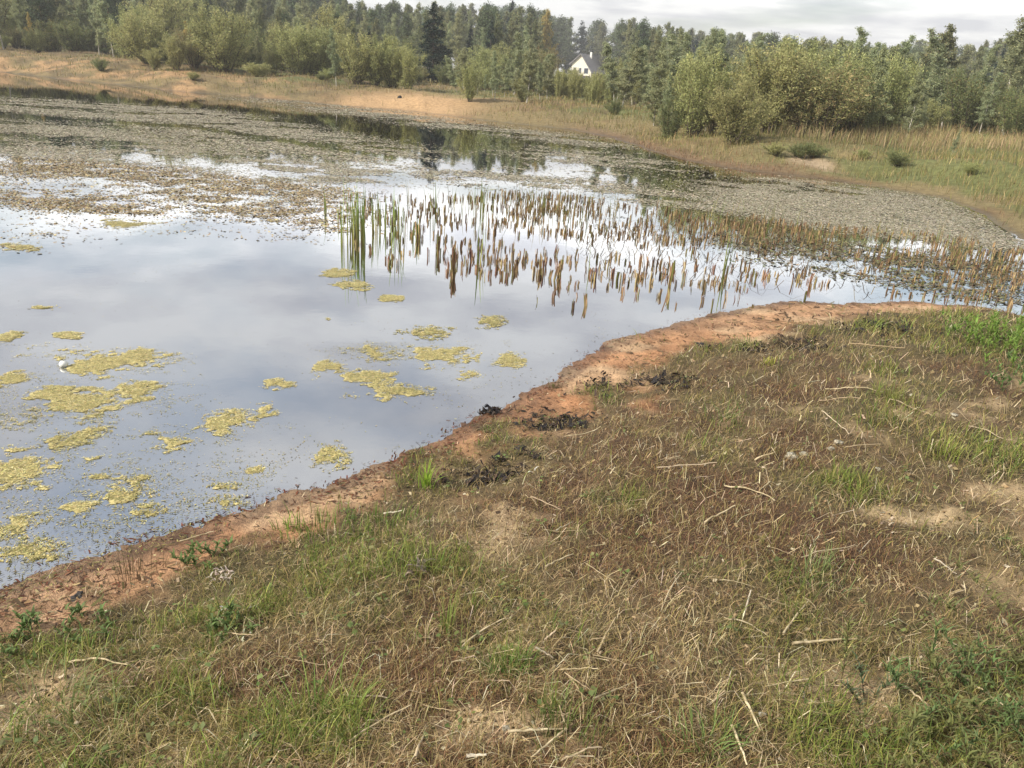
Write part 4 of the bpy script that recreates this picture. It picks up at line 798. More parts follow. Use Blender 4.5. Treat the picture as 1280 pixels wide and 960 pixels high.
for i_, (px, py, sz, lab) in enumerate([(706, 522, .035, 'black wet clod on the beach, upper of the near group'), (682, 536, .05, 'broad black wet clod in the middle of the beach'), (727, 530, .04, 'black wet clod beside the yellow stalk'), (615, 516, .028, 'small black clod at the waterline'), (645, 530, .022, 'tiny black clod left of the broad one'),
        (590, 604, .035, 'dark charred clump below the vivid green clump'), (607, 600, .03, 'dark clump touching the charred one'), (940, 438, .05, 'black clod left of the two lying on the far beach'), (990, 430, .05, 'black lump near the bright yellow-green tuft'), (1015, 436, .055, 'shiny black lump right of its black neighbour'), (878, 432, .045, 'dark mound standing on the sandy point'),
        (1078, 414, .06, 'left piece of the long black heap on the point'), (1105, 408, .08, 'middle piece of the long black heap on the point'), (1135, 412, .07, 'right piece of the long black heap on the point'), (822, 478, .05, 'low dark mound on the beach below the bend'), (98, 746, .026, 'dark pebble on the sand at the far left'), (650, 560, .03, 'dark root clump at the grass edge')]):
    rock('mud_clod', px, py, sz*1.0, M_black, lab, 'clod', seed=20+i_, flat=.25, jag=1.3, group='black wet clods')
# white ball floating by the big algae mat
import bmesh
def uv_ball(r, mat, name):
    bm = bmesh.new(); bmesh.ops.create_uvsphere(bm, u_segments=24, v_segments=14, radius=r); me_ = bpy.data.meshes.new(name); bm.to_mesh(me_); bm.free(); me_.materials.append(mat)
    for pl in me_.polygons: pl.use_smooth = True
    return me_
c = un(80, 458); root = empty('float_ball', (c[0], c[1], 0)); tag(root, 'white floating ball at the left end of the largest algae mat', 'float')
b_ = link('shell', uv_ball(0.027, M_foam, 'shell'), root); b_.location = (0, 0, 0.016); b_.scale = (1, 1, .9)
v, q_, c_ = tube(np.array([[0, 0, 0.036], [0, 0, 0.046]]), [0.006, 0.005], 8, (0.5, 0.5, 0.47)); link('neck', mesh_np('neck', v, q_, None, M_dry, c_), root)
# white shreds / petals / paper
def shreds(name, px, py, n, size, lab, cat, col=(0.72, 0.68, 0.62), spread=0.02, hz=0.03):
    p0 = on_ground(px, py); X = rng.normal(0, spread, n); Y = rng.normal(0, spread, n); Z = height(X+p0[0], Y+p0[1])-H(p0[0], p0[1])+rng.uniform(0.005, hz, n)
    v, q_, c_ = blades(np.stack([X, Y, Z], -1), size*rng.uniform(.6, 1.2, n), size*0.28, rng.uniform(.7, 1.5, n), rng.uniform(0, 6.28, n), None, vary([col], n, .1), vary([col], n, .1), 4)
    tag(link(name, mesh_np(name, v, q_, None, M_grass, c_), loc=(p0[0], p0[1], H(p0[0], p0[1]))), lab, cat)
shreds('feather_tuft', 278, 728, 34, 0.028, 'white and pinkish feathery shreds in the left grass', 'feathers', (0.62, 0.52, 0.44), .018, .05)
shreds('white_petals', 283, 766, 4, 0.026, 'small white petal hanging in the grass below the shreds', 'petals', (0.78, 0.78, 0.74), .004, .04)
shreds('white_petals', 308, 802, 5, 0.022, 'creamy white petals at the broad-leaved weed', 'petals', (0.7, 0.7, 0.5), .014, .03)
shreds('paper_scrap', 667, 591, 3, 0.035, 'thin white scrap on the grass edge by the beach', 'scrap', (0.8, 0.8, 0.78), .008, .02)
shreds('bark_scrap', 524, 716, 12, 0.06, 'grey-brown curled bark piece in the left centre grass', 'bark', (0.28, 0.22, 0.17), .02, .03)
shreds('pale_leaf', 1110, 655, 9, 0.025, 'pale dry leaf bits on the bare patch at right', 'dry leaf', (0.55, 0.47, 0.36), .04, .01)
# dark rock with black bag on the far sand landing
p = on_ground(500, 122, .4); rock('black_boulder', 500, 122, 0.16, M_black, 'small black boulder lying on the far sandy landing', 'boulder', seed=77, flat=.8, loc=p)
p = un(700, 190, 0)

# ------------------------------------------------------------------ far bank ground cover
def far_cover(n, xr, yr, cond, hr, wr, cols, wts, lean, name, lab, cat, mat):
    # log-uniform in distance, uniform in angle
    r = yr[0]*(yr[1]/yr[0])**rng.random(n); a = np.radians(rng.uniform(xr[0], xr[1], n)); x = r*np.sin(a); y = r*np.cos(a); s = shore(x, y)
    ok = (s > 0.1) & (farness(x, y) > 0.6) & (rng.random(n) < cond(x, y, s, r)); x, y, s, r = x[ok], y[ok], s[ok], r[ok]; n = len(x)
    lod = np.clip(r/22, .7, 4)
    c0 = vary(cols, n, .22, wts); k = fbm(x, y, 2.5, 3, 121)[:, None]; c0 = c0*(0.75+0.5*k)
    v, q_, c_ = blades(np.stack([x, y, height(x, y, s)-0.02], -1), rng.uniform(*hr, n)*(0.6+0.8*fbm(x, y, 1.2, 2, 122)), rng.uniform(*wr, n)*lod, np.abs(rng.normal(lean, .3, n)), rng.uniform(0, 6.28, n), None, c0, np.clip(c0*np.array([1.3, 1.2, 1.0]), 0, 1), 3)
    tag(link(name, mesh_np(name, v, q_, None, mat, c_)), lab, cat, kind='stuff')
gm = lambda x, y: fbm(x, y, 4, 3, 131)+0.3*np.exp(-(((x-11.5)/5.5)**2+((y-20)/7)**2))
sandm = lambda x, y: 1-np.clip(1.4*np.exp(-(((x-un(505, 128, .35)[0])/5)**2+((y-un(505, 128, .35)[1])/8)**2)**1.5), 0, 1)-np.clip(1.2*np.exp(-(((x-un(985, 192, .45)[0])/1.4)**2+((y-un(985, 192, .45)[1])/1.8)**2)**1.5), 0, 1)*0.8
leftdry = lambda x, y, s: 1-0.35*ss(-10, -18, x)*ss(30, 40, y)*(1-ss(4, 10, s))
far_cover(130000, (-42, 42), (12, 75), lambda x, y, s, r: np.clip(ss(0.32, 0.5, gm(x, y))*ss(0.3, 1.0, s)*sandm(x, y)*leftdry(x, y, s)+.05, 0, 1), (0.10, 0.32), (0.008, 0.016), [(0.18, 0.185, 0.07), (0.24, 0.225, 0.09), (0.12, 0.14, 0.05), (0.30, 0.23, 0.12)], [.33, .27, .17, .23], .4, 'far_green_grass', 'green sedge and grass clothing the far banks', 'grass', M_grass)
far_cover(130000, (-42, 42), (12, 85), lambda x, y, s, r: np.clip((1-0.9*ss(0.40, 0.56, gm(x, y)))*ss(0.2, .8, s)*sandm(x, y)*(0.4+.6*leftdry(x, y, s)), 0, 1)*.9, (0.07, 0.28), (0.008, 0.014), [(0.30, 0.24, 0.13), (0.22, 0.16, 0.08), (0.38, 0.31, 0.18), (0.16, 0.10, 0.05)], [.35, .3, .15, .2], .5, 'far_dry_grass', 'straw coloured dry grass on the far banks', 'grass', M_dry)
far_cover(30000, (2, 32), (12, 30), lambda x, y, s, r: (1-ss(6.5, 9, x)*.8)*(1-ss(.3, 2.0, s))*ss(.38, .6, fbm(x, y, 1.5, 3, 135)), (0.05, 0.2), (0.008, 0.016), [(0.20, 0.11, 0.065), (0.27, 0.18, 0.11), (0.13, 0.09, 0.05)], [.4, .3, .3], .6, 'rust_sedge', 'rust-red dying sedge fringing the far right waterline', 'sedge', M_dry)
c = un(1180, 165, .6)
far_cover(60000, (10, 45), (28, 60), lambda x, y, s, r: ss(4, 7, s)*ss(.40, .58, fbm(x, y, 5, 3, 133))*.8, (0.3, 0.62), (0.008, 0.014), [(0.36, 0.29, 0.18), (0.28, 0.21, 0.12), (0.20, 0.21, 0.09)], [.35, .3, .35], .35, 'far_reed_grass', 'tall pale feathery reed grass in the right meadow', 'reed grass', M_dry)

# ------------------------------------------------------------------ trees
def limb_path(p0, d, length, n, curve, g):
    P = [np.array(p0, float)]; d = np.array(d, float)/np.linalg.norm(d)
    for k in range(n):
        d = d+g.normal(0, curve, 3); d /= np.linalg.norm(d); P.append(P[-1]+d*length/n)
    return np.array(P)
def leaf_quads(P, size, aspect, g, cols, wts=None, droop=0.3, amt=.22):
    n = len(P); u = g.normal(0, 1, (n, 3)); u[:, 2] -= droop; u /= np.linalg.norm(u, axis=1)[:, None]
    w = g.normal(0, 1, (n, 3)); w -= (w*u).sum(1)[:, None]*u; w /= np.linalg.norm(w, axis=1)[:, None]
    L_ = (size*g.uniform(.6, 1.3, n))[:, None]; W_ = L_*aspect
    V = np.stack([P, P+u*L_*.45+w*W_*.5, P+u*L_, P+u*L_*.45-w*W_*.5], 1).reshape(-1, 3)
    cols = np.array(cols); k = g.choice(len(cols), n, p=wts); c = cols[k]*1.2*(1+g.normal(0, amt, (n, 1))); c = np.clip(c, .004, .8)
    return V, np.arange(n*4).reshape(n, 4), np.repeat(c, 4, 0)
def twiggy(paths, n, spread, g):
    """leaf points gathered around branch paths"""
    Ls = np.array([np.linalg.norm(p[-1]-p[0]) for p in paths]); pr = Ls/Ls.sum(); k = g.choice(len(paths), n, p=pr); out = np.zeros((n, 3))
    t_ = g.random(n)**0.7
    for i in range(len(paths)):
        m_ = np.where(k == i)[0]
        if len(m_) == 0: continue
        p = paths[i]; tt = t_[m_]*(len(p)-1); j = np.minimum(tt.astype(int), len(p)-2); f_ = (tt-j)[:, None]
        out[m_] = p[j]*(1-f_)+p[j+1]*f_
    return out+g.normal(0, 1, (n, 3))*spread
SPEC = {}
def build_proto(kind, seed):
    g = np.random.default_rng(seed); tubes = []; paths = []
    if kind in ('birch', 'forest', 'slim', 'autumn'):       # unit height 10 m, single leading trunk
        Ht = 10.0; base_r = {'birch': .10, 'forest': .13, 'slim': .07, 'autumn': .08}[kind]
        tr = limb_path((0, 0, -0.15), (g.normal(0, .04), g.normal(0, .04), 1), Ht, 10, .035, g); tubes.append(tube(tr, np.linspace(base_r, .015, 11), 6))
        first = {'birch': .15, 'forest': .16, 'slim': .18, 'autumn': .2}[kind]; nb = {'birch': 34, 'forest': 38, 'slim': 27, 'autumn': 30}[kind]
        wid = {'birch': 1.9, 'forest': 2.2, 'slim': 1.2, 'autumn': 1.7}[kind]
        for k in range(nb):
            t_ = first+(1-first)*(k+g.random())/nb; i = t_*10; j = min(int(i), 9); p = tr[j]*(1-(i-j))+tr[j+1]*(i-j)
            a = g.uniform(0, 6.28); prof = min(1, ((1-t_)/(1-first))**.8*1.25+.05)
            ln = wid*prof*g.uniform(.25, 1.35)+.25; el = g.uniform(.5, 1.1)+.25*t_
            b = limb_path(p, (math.cos(a)*math.cos(el), math.sin(a)*math.cos(el), math.sin(el)), ln, 4, .16, g); tubes.append(tube(b, np.linspace(base_r*.28, .006, 5), 4)); paths.append(b)
            for q in range(3):
                tt = g.uniform(.3, 1); p2 = b[min(3, int(tt*4))]; d = g.normal(0, 1, 3); d[2] = abs(d[2])*.4-.35; s2 = limb_path(p2, d, ln*.5, 3, .2, g); paths.append(s2)
        cols = {'birch': [(0.25, 0.27, 0.15), (0.32, 0.33, 0.18), (0.18, 0.20, 0.11), (0.39, 0.36, 0.18)], 'slim': [(0.27, 0.31, 0.18), (0.33, 0.36, 0.20), (0.20, 0.24, 0.14), (0.40, 0.38, 0.20)], 'forest': [(0.17, 0.19, 0.095), (0.23, 0.24, 0.12), (0.11, 0.13, 0.07), (0.31, 0.27, 0.13)], 'autumn': [(0.42, 0.30, 0.10), (0.36, 0.31, 0.11), (0.46, 0.30, 0.12), (0.24, 0.25, 0.10)]}[kind]
        n = {'birch': 17000, 'forest': 21000, 'slim': 12000, 'autumn': 13000}[kind]
        P = twiggy(paths, n, .105, g); leaf = leaf_quads(P, .135 if kind != 'forest' else .17, .6, g, cols, [.4, .3, .2, .1], .4)
        return tubes, leaf, 10.0
    if kind in ('willow', 'bush', 'bare'):
        nst = {'willow': 22, 'bush': 26, 'bare': 24}[kind]; Ht = 4.0
        for k in range(nst):
            a = g.uniform(0, 6.28); sp = g.uniform(.05, .62) if kind != 'willow' else g.uniform(.03, .55); b0 = (math.cos(a)*g.uniform(.03, .3), math.sin(a)*g.uniform(.03, .3), -.1)
            ln = Ht*g.uniform(.72, 1.02)*(1-sp*.28); st = limb_path(b0, (math.cos(a)*sp, math.sin(a)*sp, 1), ln, 7, .07, g); tubes.append(tube(st, np.linspace(.035, .006, 8), 4)); paths.append(st[1:])
            for q in range(9):
                j = g.integers(1 if kind != 'bare' else 3, 7); d = st[j]-st[j-1]; d = d/np.linalg.norm(d)+g.normal(0, .42, 3); b = limb_path(st[j], d, ln*g.uniform(.14, .32), 3, .12, g); paths.append(b); tubes.append(tube(b, [.010, .008, .006, .004], 4))
        cols = {'willow': [(0.30, 0.31, 0.13), (0.37, 0.37, 0.16), (0.22, 0.24, 0.10), (0.42, 0.38, 0.17)], 'bush': [(0.17, 0.20, 0.085), (0.22, 0.24, 0.10), (0.12, 0.15, 0.06), (0.28, 0.23, 0.10)], 'bare': [(0.26, 0.24, 0.11), (0.20, 0.21, 0.09), (0.34, 0.25, 0.13), (0.16, 0.16, 0.07)]}[kind]
        n = {'willow': 17000, 'bush': 15000, 'bare': 12000}[kind]
        P = twiggy(paths, n, .09, g); leaf = leaf_quads(P, .13, .30, g, cols, [.4, .3, .2, .1], -.5)
        return tubes, leaf, 4.0
    if kind in ('spruce', 'pine'):
        Ht = 10.0; tr = limb_path((0, 0, -.15), (0, 0, 1), Ht, 8, .008, g); tubes.append(tube(tr, np.linspace(.14, .015, 9), 6)); P = []
        lo = .06 if kind == 'spruce' else .3
        for k in range(110 if kind == 'spruce' else 90):
            t_ = lo+(1-lo)*g.random()**(1.1 if kind == 'spruce' else .8); a = g.uniform(0, 6.28)
            ln = (2.1*(1-t_)**.85+.12)*g.uniform(.7, 1.1) if kind == 'spruce' else (1.9*math.sin(min(1, (1-t_)*1.8+.15)*1.5))*g.uniform(.5, 1.1)+.2
            el = -.22 if kind == 'spruce' else g.uniform(.1, .6); b = limb_path((0, 0, t_*Ht), (math.cos(a)*math.cos(el), math.sin(a)*math.cos(el), math.sin(el)), ln, 4, .06, g); tubes.append(tube(b, np.linspace(.03, .008, 5), 4)); paths.append(b)
        P = twiggy(paths, 9000 if kind == 'spruce' else 9000, .10 if kind == 'spruce' else .22, g); leaf = leaf_quads(P, .24, .38, g, [(0.012, 0.028, 0.022), (0.019, 0.038, 0.027), (0.009, 0.020, 0.016)] if kind == 'spruce' else [(0.09, 0.12, 0.06), (0.11, 0.145, 0.07), (0.06, 0.085, 0.045)], None, .35)
        return tubes, leaf, 10.0
BARK = {'birch': M_bark_pale, 'slim': M_bark_pale, 'forest': M_bark_grey, 'autumn': M_bark_grey, 'willow': M_bark_dark, 'bush': M_bark_dark, 'bare': M_bark_dark, 'spruce': M_bark_dark, 'pine': M_bark_red}
NM = {'birch': 'birch_tree', 'slim': 'birch_tree', 'forest': 'forest_tree', 'autumn': 'autumn_tree', 'willow': 'willow_bush', 'bush': 'green_bush', 'bare': 'sparse_bush', 'spruce': 'spruce_tree', 'pine': 'pine_tree'}
CATN = {'birch': 'birch', 'slim': 'birch', 'forest': 'tree', 'autumn': 'autumn tree', 'willow': 'willow', 'bush': 'bush', 'bare': 'bush', 'spruce': 'spruce', 'pine': 'pine'}
for kind, cnt in (('birch', 4), ('slim', 4), ('forest', 5), ('autumn', 2), ('willow', 4), ('bush', 3), ('bare', 3), ('spruce', 2), ('pine', 3)):
    SPEC[kind] = []
    for q in range(cnt):
        tubes, leaf, hh = build_proto(kind, 500+q*13+len(kind)*7)
        tv, tq, tcol = join(tubes); SPEC[kind].append((mesh_np('trunk', tv, tq, None, BARK[kind]), mesh_np('crown', leaf[0], leaf[1], None, M_needle if kind in ('spruce', 'pine') else M_leaf, leaf[2]), hh))
def tree(kind, x, y, h, wide=1.0, lab=None, group=None, var=None):
    pr = SPEC[kind][rng.integers(0, len(SPEC[kind])) if var is None else var]; root = empty(NM[kind], (x, y, H(x, y)), rng.uniform(0, 6.28)); sc = h/pr[2]; root.scale = (sc*wide, sc*wide, sc)
    link('trunk', pr[0], root); link('crown', pr[1], root); tag(root, lab, CATN[kind], group); return root
def at_px(px, D):
    d = ray(px, horizon(px)); d = d/np.hypot(d[0], d[1]); return d[0]*D, d[1]*D
def tree_px(kind, px, D, ytop, wide=1.0, lab=None, group=None, var=None):
    x, y = at_px(px, D); d = ray(px, ytop); el = d[2]/np.hypot(d[0], d[1]); h = CZ+el*D-H(x, y); return tree(kind, x, y, max(h, .5), wide, lab, group, var)
T = [ # kind, px, distance, top y, width, label
 ('autumn', 42, 82, 16, .8, 'small orange-leaved tree above the left bank'), ('bush', 62, 84, 24, 1.6, 'dark green bush right of the small orange-leaved tree'), ('bush', 92, 82, 24, 1.5, 'broad dark green bush left of the two white trunks'), ('slim', 123, 76, -20, 1.0, 'left one of the two white-trunked birches on the left bank'), ('slim', 141, 74, -30, 1.0, 'right one of the two white-trunked birches on the left bank'),
 ('willow', 184, 64, 10, 1.25, 'olive willow with dark forked stems at the bank edge'), ('willow', 160, 72, 4, 1.1, 'yellow-green willow behind the forked one'), ('autumn', 232, 66, 26, .8, 'orange-tipped small tree between the two round willows'), ('willow', 278, 60, 3, 1.35, 'large round willow dome on the left bank'), ('willow', 218, 60, 42, 1.1, 'low tawny willow by the forked one'),
 ('birch', 325, 62, 45, 1.2, 'low green birch right of the round willow dome'), ('willow', 372, 60, 24, 1.2, 'pale yellow willow left of the thin white birch'), ('willow', 398, 60, 26, 1.0, 'narrow pale willow crowding the thin white birch'), ('slim', 420, 52, 36, 1.1, 'thin white-stemmed birch at the foot of the yellow willows'),
 ('willow', 445, 54, 35, 1.1, 'first tall yellow-green willow of the central thicket'), ('willow', 470, 54, 40, 1.1, 'second yellow-green willow of the central thicket'), ('willow', 492, 54, 44, 1.0, 'third yellow-green willow of the central thicket'), ('willow', 510, 53, 56, .9, 'right end willow of the central yellow thicket'),
 ('spruce', 541, 70, 4, 1.75, 'dark blue-green spruce standing above the sandy landing'), ('bush', 556, 66, 76, 1.2, 'low green bush right of the dark spruce'), ('willow', 580, 64, 72, 1.2, 'low pale bush right of the landing'), ('willow', 606, 62, 82, 1.2, 'small yellowish bush in the low thicket'), ('slim', 645, 56, 40, 1.5, 'young birch with white trunk left of the house'), ('birch', 662, 58, 50, 1.1, 'green young birch beside the white-trunked one'),
 ('bush', 690, 62, 84, 1.2, 'rounded green bush just left of the house'), ('willow', 655, 46, 96, 1.0, 'little yellow-green bush on the far bank edge'), ('autumn', 678, 60, 92, 1.0, 'rusty low bush left of the house'), ('willow', 704, 64, 90, 1.2, 'pale shrub in front of the house wall'), ('willow', 728, 62, 100, 1.1, 'low reddish green shrub below the house'),
 ('slim', 770, 50, 52, 1.6, 'light green birch right of the house'), ('bush', 772, 40, 122, 1.2, 'dark squat bush under the light green birch'), ('willow', 752, 54, 98, 1.0, 'grey-green shrub between house and light green birch'), ('birch', 812, 62, 42, 1.2, 'birch left of the pale trunk group'), ('birch', 842, 60, 36, 1.1, 'tall slender birch with visible pale stem'), ('slim', 858, 54, 44, 1.2, 'slim birch in the pale trunk group'), ('slim', 882, 52, 36, 1.4, 'broad-topped birch of the pale trunk group'), ('slim', 905, 52, 34, 1.3, 'right birch of the pale trunk group'),
 ('bush', 845, 31, 122, .9, 'dark small bush at the far right waterline'), ('willow', 926, 27, 94, 1.35, 'light green willow bush by the rusty shore'), ('bare', 898, 32, 120, 1.0, 'brownish bush left of the light green willow'), ('bush', 950, 42, 66, 1.2, 'green bush behind the light green willow'), ('bare', 985, 34, 72, 1.4, 'olive brown bush right of the light green willow'), ('bare', 1036, 31, 74, 1.6, 'large bush with dark fanning stems'), ('slim', 1060, 40, 34, 1.3, 'slender birch rising behind the dark-stemmed bush'), ('slim', 1092, 42, 38, 1.4, 'yellowish birch right of the dark-stemmed bush'), ('birch', 1108, 36, 70, 1.1, 'yellow dotted young birch beside the dark bush'), ('bare', 1072, 33, 92, 1.2, 'thin brown bush merging with the dark-stemmed one'),
 ('birch', 1020, 58, 46, 1.3, 'green birch in the gap behind the brown bushes'), ('birch', 968, 60, 44, 1.3, 'green birch behind the olive brown bush'), ('forest', 1142, 58, 50, 1.2, 'dark tree at the forest notch on the right'), ('bush', 1155, 52, 78, 1.5, 'dark bush at the forest notch on the right'), ('slim', 1185, 46, 34, 1.5, 'airy birch right of the notch'), ('forest', 1172, 56, 32, 1.1, 'tall grey-green tree behind the airy birch'), ('bush', 1210, 44, 84, 1.3, 'green bush under the right-hand trees'), ('slim', 1060+100, 36, 120, 1.0, 'waist-high sapling in the pale reed grass'), ('slim', 1232, 42, 90, 1.2, 'bright green sapling near the right edge'), ('birch', 1262, 48, 24, 1.3, 'tallest birch at the right edge of the wood'), ('forest', 1290, 54, 14, 1.2, 'grey-green tree cut by the right edge'), ('slim', 1212, 52, 52, 1.1, 'half-height birch between the airy one and the edge'), ('bush', 1275, 42, 110, 1.4, 'round bush before the right edge trees'), ('slim', 1204, 27, 160, .9, 'tiny birch sapling on the right green bank')]
for (kind, px, D, yt, wd, lab) in T: tree_px(kind, px, D, yt, wd, lab, 'trees and bushes on the far bank')
for k in range(64):
    px = 565+585*(k+rng.random())/64; D = rng.uniform(44, 60)
    if px > 960: D = rng.uniform(38, 54)
    yt = np.interp(px, [560, 640, 690, 700, 760, 775, 830, 900, 1000, 1130], [66, 58, 62, 86, 88, 58, 44, 42, 52, 62])+rng.choice([-5, 4, 14, 30])*(0 if 695 < px < 765 else 1)+rng.uniform(-3, 3)
    kind = rng.choice(['slim', 'birch', 'willow'], p=[.6, .25, .15])
    if 695 < px < 765: kind = 'willow'
    tree_px(kind, px, D, yt, rng.uniform(.9, 1.9) if kind != 'willow' else rng.uniform(.6, .9), 'slender young tree in the sapling belt right behind the far shore' if kind != 'willow' else 'feathery willow shrub in the sapling belt right behind the far shore', 'saplings behind the far shore')
for k in range(26):
    px = 815+330*(k+rng.random())/26; D = rng.uniform(30, 38); kind = rng.choice(['slim', 'birch', 'willow', 'bare'], p=[.4, .2, .2, .2])
    yt = np.interp(px, [815, 900, 1000, 1130], [70, 52, 48, 66])+rng.choice([-6, 6, 24, 44])
    if 900 < px < 950: yt += 20; D += 4
    tree_px(kind, px, D, yt, rng.uniform(.8, 1.3), 'slender young tree in the front row of the right thicket' if kind in ('slim', 'birch') else 'twiggy shrub in the front row of the right thicket', 'front row of the right thicket')
for k in range(30):   # low sedge hummocks and seedlings on the far banks
    if k < 16: px, py = rng.uniform(905, 1275), 0; py = np.interp(px, [905, 1000, 1100, 1200, 1280], [195, 200, 205, 215, 240])+rng.uniform(-16, 12)
    else: px = rng.uniform(60, 420); py = np.interp(px, [0, 430], [72, 112])+rng.uniform(-8, 8)
    p = on_ground(px, py, .6)
    if shore([p[0]], [p[1]])[0] < 1.6 or (k % 2 == 0 and k < 16): continue
    tree('bush' if k % 3 else 'willow', p[0], p[1], rng.uniform(.22, .45) if k < 16 else rng.uniform(.4, 1.0), rng.uniform(1.6, 2.6), 'low green hummock shrub on the grassy right bank' if k < 16 else 'low scrubby clump on the sandy left bank', 'low clumps on the far banks')
for k in range(34):
    px = -30+480*(k+rng.random())/34; D = rng.uniform(78, 96) if px < 260 else rng.uniform(66, 84); kind = rng.choice(['slim', 'birch', 'willow'], p=[.5, .2, .3])
    tree_px(kind, px, D, np.interp(px, [0, 450], [-30, 34])+rng.choice([-25, 0, 20, 34]), rng.uniform(.8, 1.2), 'pale yellow-green tree in the tall thicket above the left bank', 'tall thicket above the left bank')
# understory and forest wall
grp = 'trees of the forest wall behind the pond'
FL = {'birch': 'green birch in the forest wall behind the pond', 'forest': 'full-crowned broadleaf tree in the distant forest wall', 'pine': 'dark pine in the distant forest wall', 'spruce': 'dark spruce pointing up in the distant forest wall', 'slim': 'slim birch in the forest wall behind the pond', 'autumn': 'yellowing tree in the forest wall behind the pond', 'willow': 'grey-green thicket shrub at the foot of the forest', 'bush': 'dark green thicket shrub at the foot of the forest', 'bare': 'brown twiggy thicket shrub at the foot of the forest'}
def top_y(px):  # skyline read off the photograph
    return np.interp(px, [-200, 0, 400, 470, 560, 640, 700, 780, 880, 960, 1040, 1100, 1140, 1200, 1280, 1400], [-90, -60, -14, 4, 8, 4, 18, 24, 36, 46, 52, 56, 50, 54, 40, 30])
def blocked(px): return 688 < px < 772 or 780 < px < 802
for row, (D0, n, dy) in enumerate([(76, 80, 26), (96, 95, 10), (120, 135, 2), (142, 115, 0), (222, 120, 2)]):
    for k in range(n):
        px = -120+1520*(k+rng.random())/n; D = D0*rng.uniform(.94, 1.08)+(12 if px < 260 else 0)
        if (row < 2 and 682 < px < 776) or (row in (2, 3) and 688 < px < 770) or (row == 0 and 505 < px < 575): continue
        if row == 0 and px > 380 and rng.random() < .45: continue
        kind = rng.choice(['forest', 'birch', 'pine', 'spruce', 'slim', 'autumn'], p=[.38, .26, .12, .05, .16, .03])
        if row >= 3: kind = rng.choice(['forest', 'pine', 'spruce'], p=[.6, .3, .1])
        tree_px(kind, px, D, top_y(px)+dy+rng.choice([-3, 1, 4, 9])+rng.uniform(-2, 3), rng.uniform(.75, 1.2)*(1.35 if row == 4 else 1), FL[kind], grp)
for k in range(120):
    px = -60+1400*(k+rng.random())/120; D = rng.uniform(60, 78)+(16 if px < 170 else 0) if px < 930 else rng.uniform(42, 70)
    if 510 < px < 570: yt = horizon(px)-rng.uniform(0, 8)
    elif 690 < px < 765: yt = horizon(px)-rng.uniform(0, 12)
    else: yt = horizon(px)-rng.uniform(4, 44)
    kind = rng.choice(['willow', 'bush', 'bare'], p=[.45, .3, .25]); tree_px(kind, px, D, yt, rng.uniform(.9, 1.5), FL[kind], 'thicket shrubs at the foot of the forest')

# ------------------------------------------------------------------ house among the trees
M_wall = plain_mat('cream_siding', (0.78, 0.73, 0.60), .8, .06, 3); M_roof = plain_mat('grey_roof', (0.21, 0.20, 0.205), .6, .15, 3); M_pane = plain_mat('window_glass', (0.05, 0.06, 0.08), .1, .1, 3); M_trim = plain_mat('white_trim', (0.75, 0.75, 0.72), .5, .05, 3); M_dark = plain_mat('dark_wood', (0.07, 0.055, 0.05), .7, .2, 4); M_tin = plain_mat('tin_roof', (0.55, 0.58, 0.62), .35, .2, 2)
def prism_mesh(name, pts, y0, y1, mat):
    n = len(pts); V = [(x, y0, z) for x, z in pts]+[(x, y1, z) for x, z in pts]
    Fc = [tuple(range(n)), tuple(range(2*n-1, n-1, -1))]+[((k+1) % n, k, n+k, n+(k+1) % n) for k in range(n)]
    me_ = bpy.data.meshes.new(name); me_.from_pydata(V, [], Fc); me_.materials.append(mat); me_.update(); return me_
def box_mesh(name, x0, x1, y0, y1, z0, z1, mat): return prism_mesh(name, [(x0, z0), (x1, z0), (x1, z1), (x0, z1)], y0, y1, mat)
hx, hy = at_px(724, 205); hz = H(hx, hy)
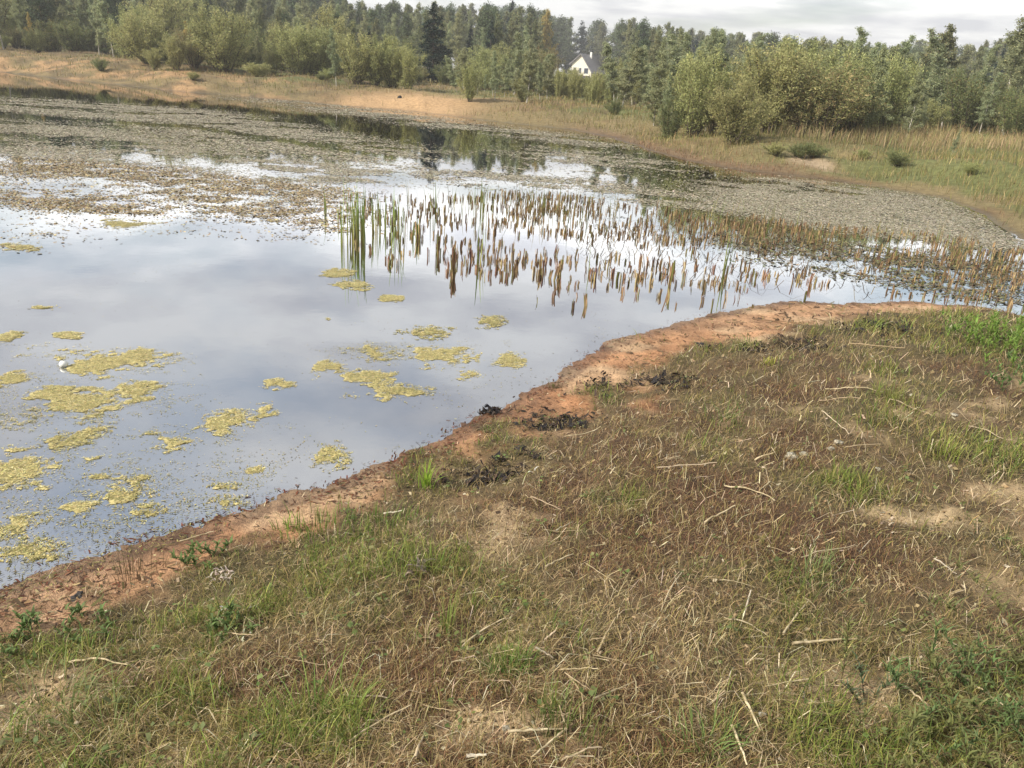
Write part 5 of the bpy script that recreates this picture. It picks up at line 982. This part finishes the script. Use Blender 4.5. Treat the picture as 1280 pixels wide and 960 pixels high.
root = empty('house', (hx, hy, hz), math.radians(-34)); tag(root, 'cream gabled house with grey roof showing among the trees', 'house')
RZ = 9.6-hz; ZL = 6.9-hz; ZR = 5.2-hz; XL, XA, XR = -3.0, 0.0, 3.6
root.scale = (.86, .86, .86)
link('wall', prism_mesh('wall', [(XL, -1), (XR, -1), (XR, ZR), (XA, RZ-.25), (XL, ZL)], 0, 9, M_wall), root)
rf = link('roof', prism_mesh('roof', [(XL-.5, ZL-.45), (XL-.5, ZL-.2), (XA, RZ), (XR+.6, ZR-.55), (XR+.6, ZR-.8), (XA, RZ-.24)], -.6, 9.6, M_roof), root)
link('chimney', box_mesh('chimney', .4, .95, 4, 4.6, RZ-1.2, RZ+.6, M_trim), rf)
for (x0, x1) in ((-2.3, -1.5), (-.35, .3), (1.3, 2.6)):
    w_ = link('window', box_mesh('window', x0-.1, x1+.1, -.05, .02, ZL-2.6, ZL-1.0, M_trim), root); link('pane', box_mesh('pane', x0, x1, -.09, -.052, ZL-2.5, ZL-1.1, M_pane), w_)
link('balcony', box_mesh('balcony', XL+.6, XR-.3, -1.5, -.002, ZL-3.9, ZL-3.1, M_dark), root)
sx, sy = at_px(791, 165); root = empty('shed', (sx, sy, H(sx, sy)), .3); tag(root, 'small shed with pale tin roof right of the house', 'shed')
link('wall', box_mesh('wall', -2, 2, 0, 4, -.5, 3.1, M_dark), root); link('roof', prism_mesh('roof', [(-2.6, 3.1), (0, 4.6), (2.6, 3.1), (2.6, 2.95), (0, 4.4), (-2.6, 2.95)], -.4, 4.4, M_tin), root)

# ------------------------------------------------------------------ haze
hm, t = new_mat('haze_air'); o = N(t, 'ShaderNodeOutputMaterial'); pv = N(t, 'ShaderNodeVolumePrincipled'); pv.inputs['Density'].default_value = 0.0009; pv.inputs['Color'].default_value = (0.97, 0.98, 1, 1); L(t, pv.outputs[0], o.inputs['Volume'])
USE_HAZE = True
if USE_HAZE: tag(link('haze', box_mesh('haze', -1700, 1700, -1700, 1700, -4, 40, hm)), 'thin pale haze over the distant trees', 'haze', kind='stuff')
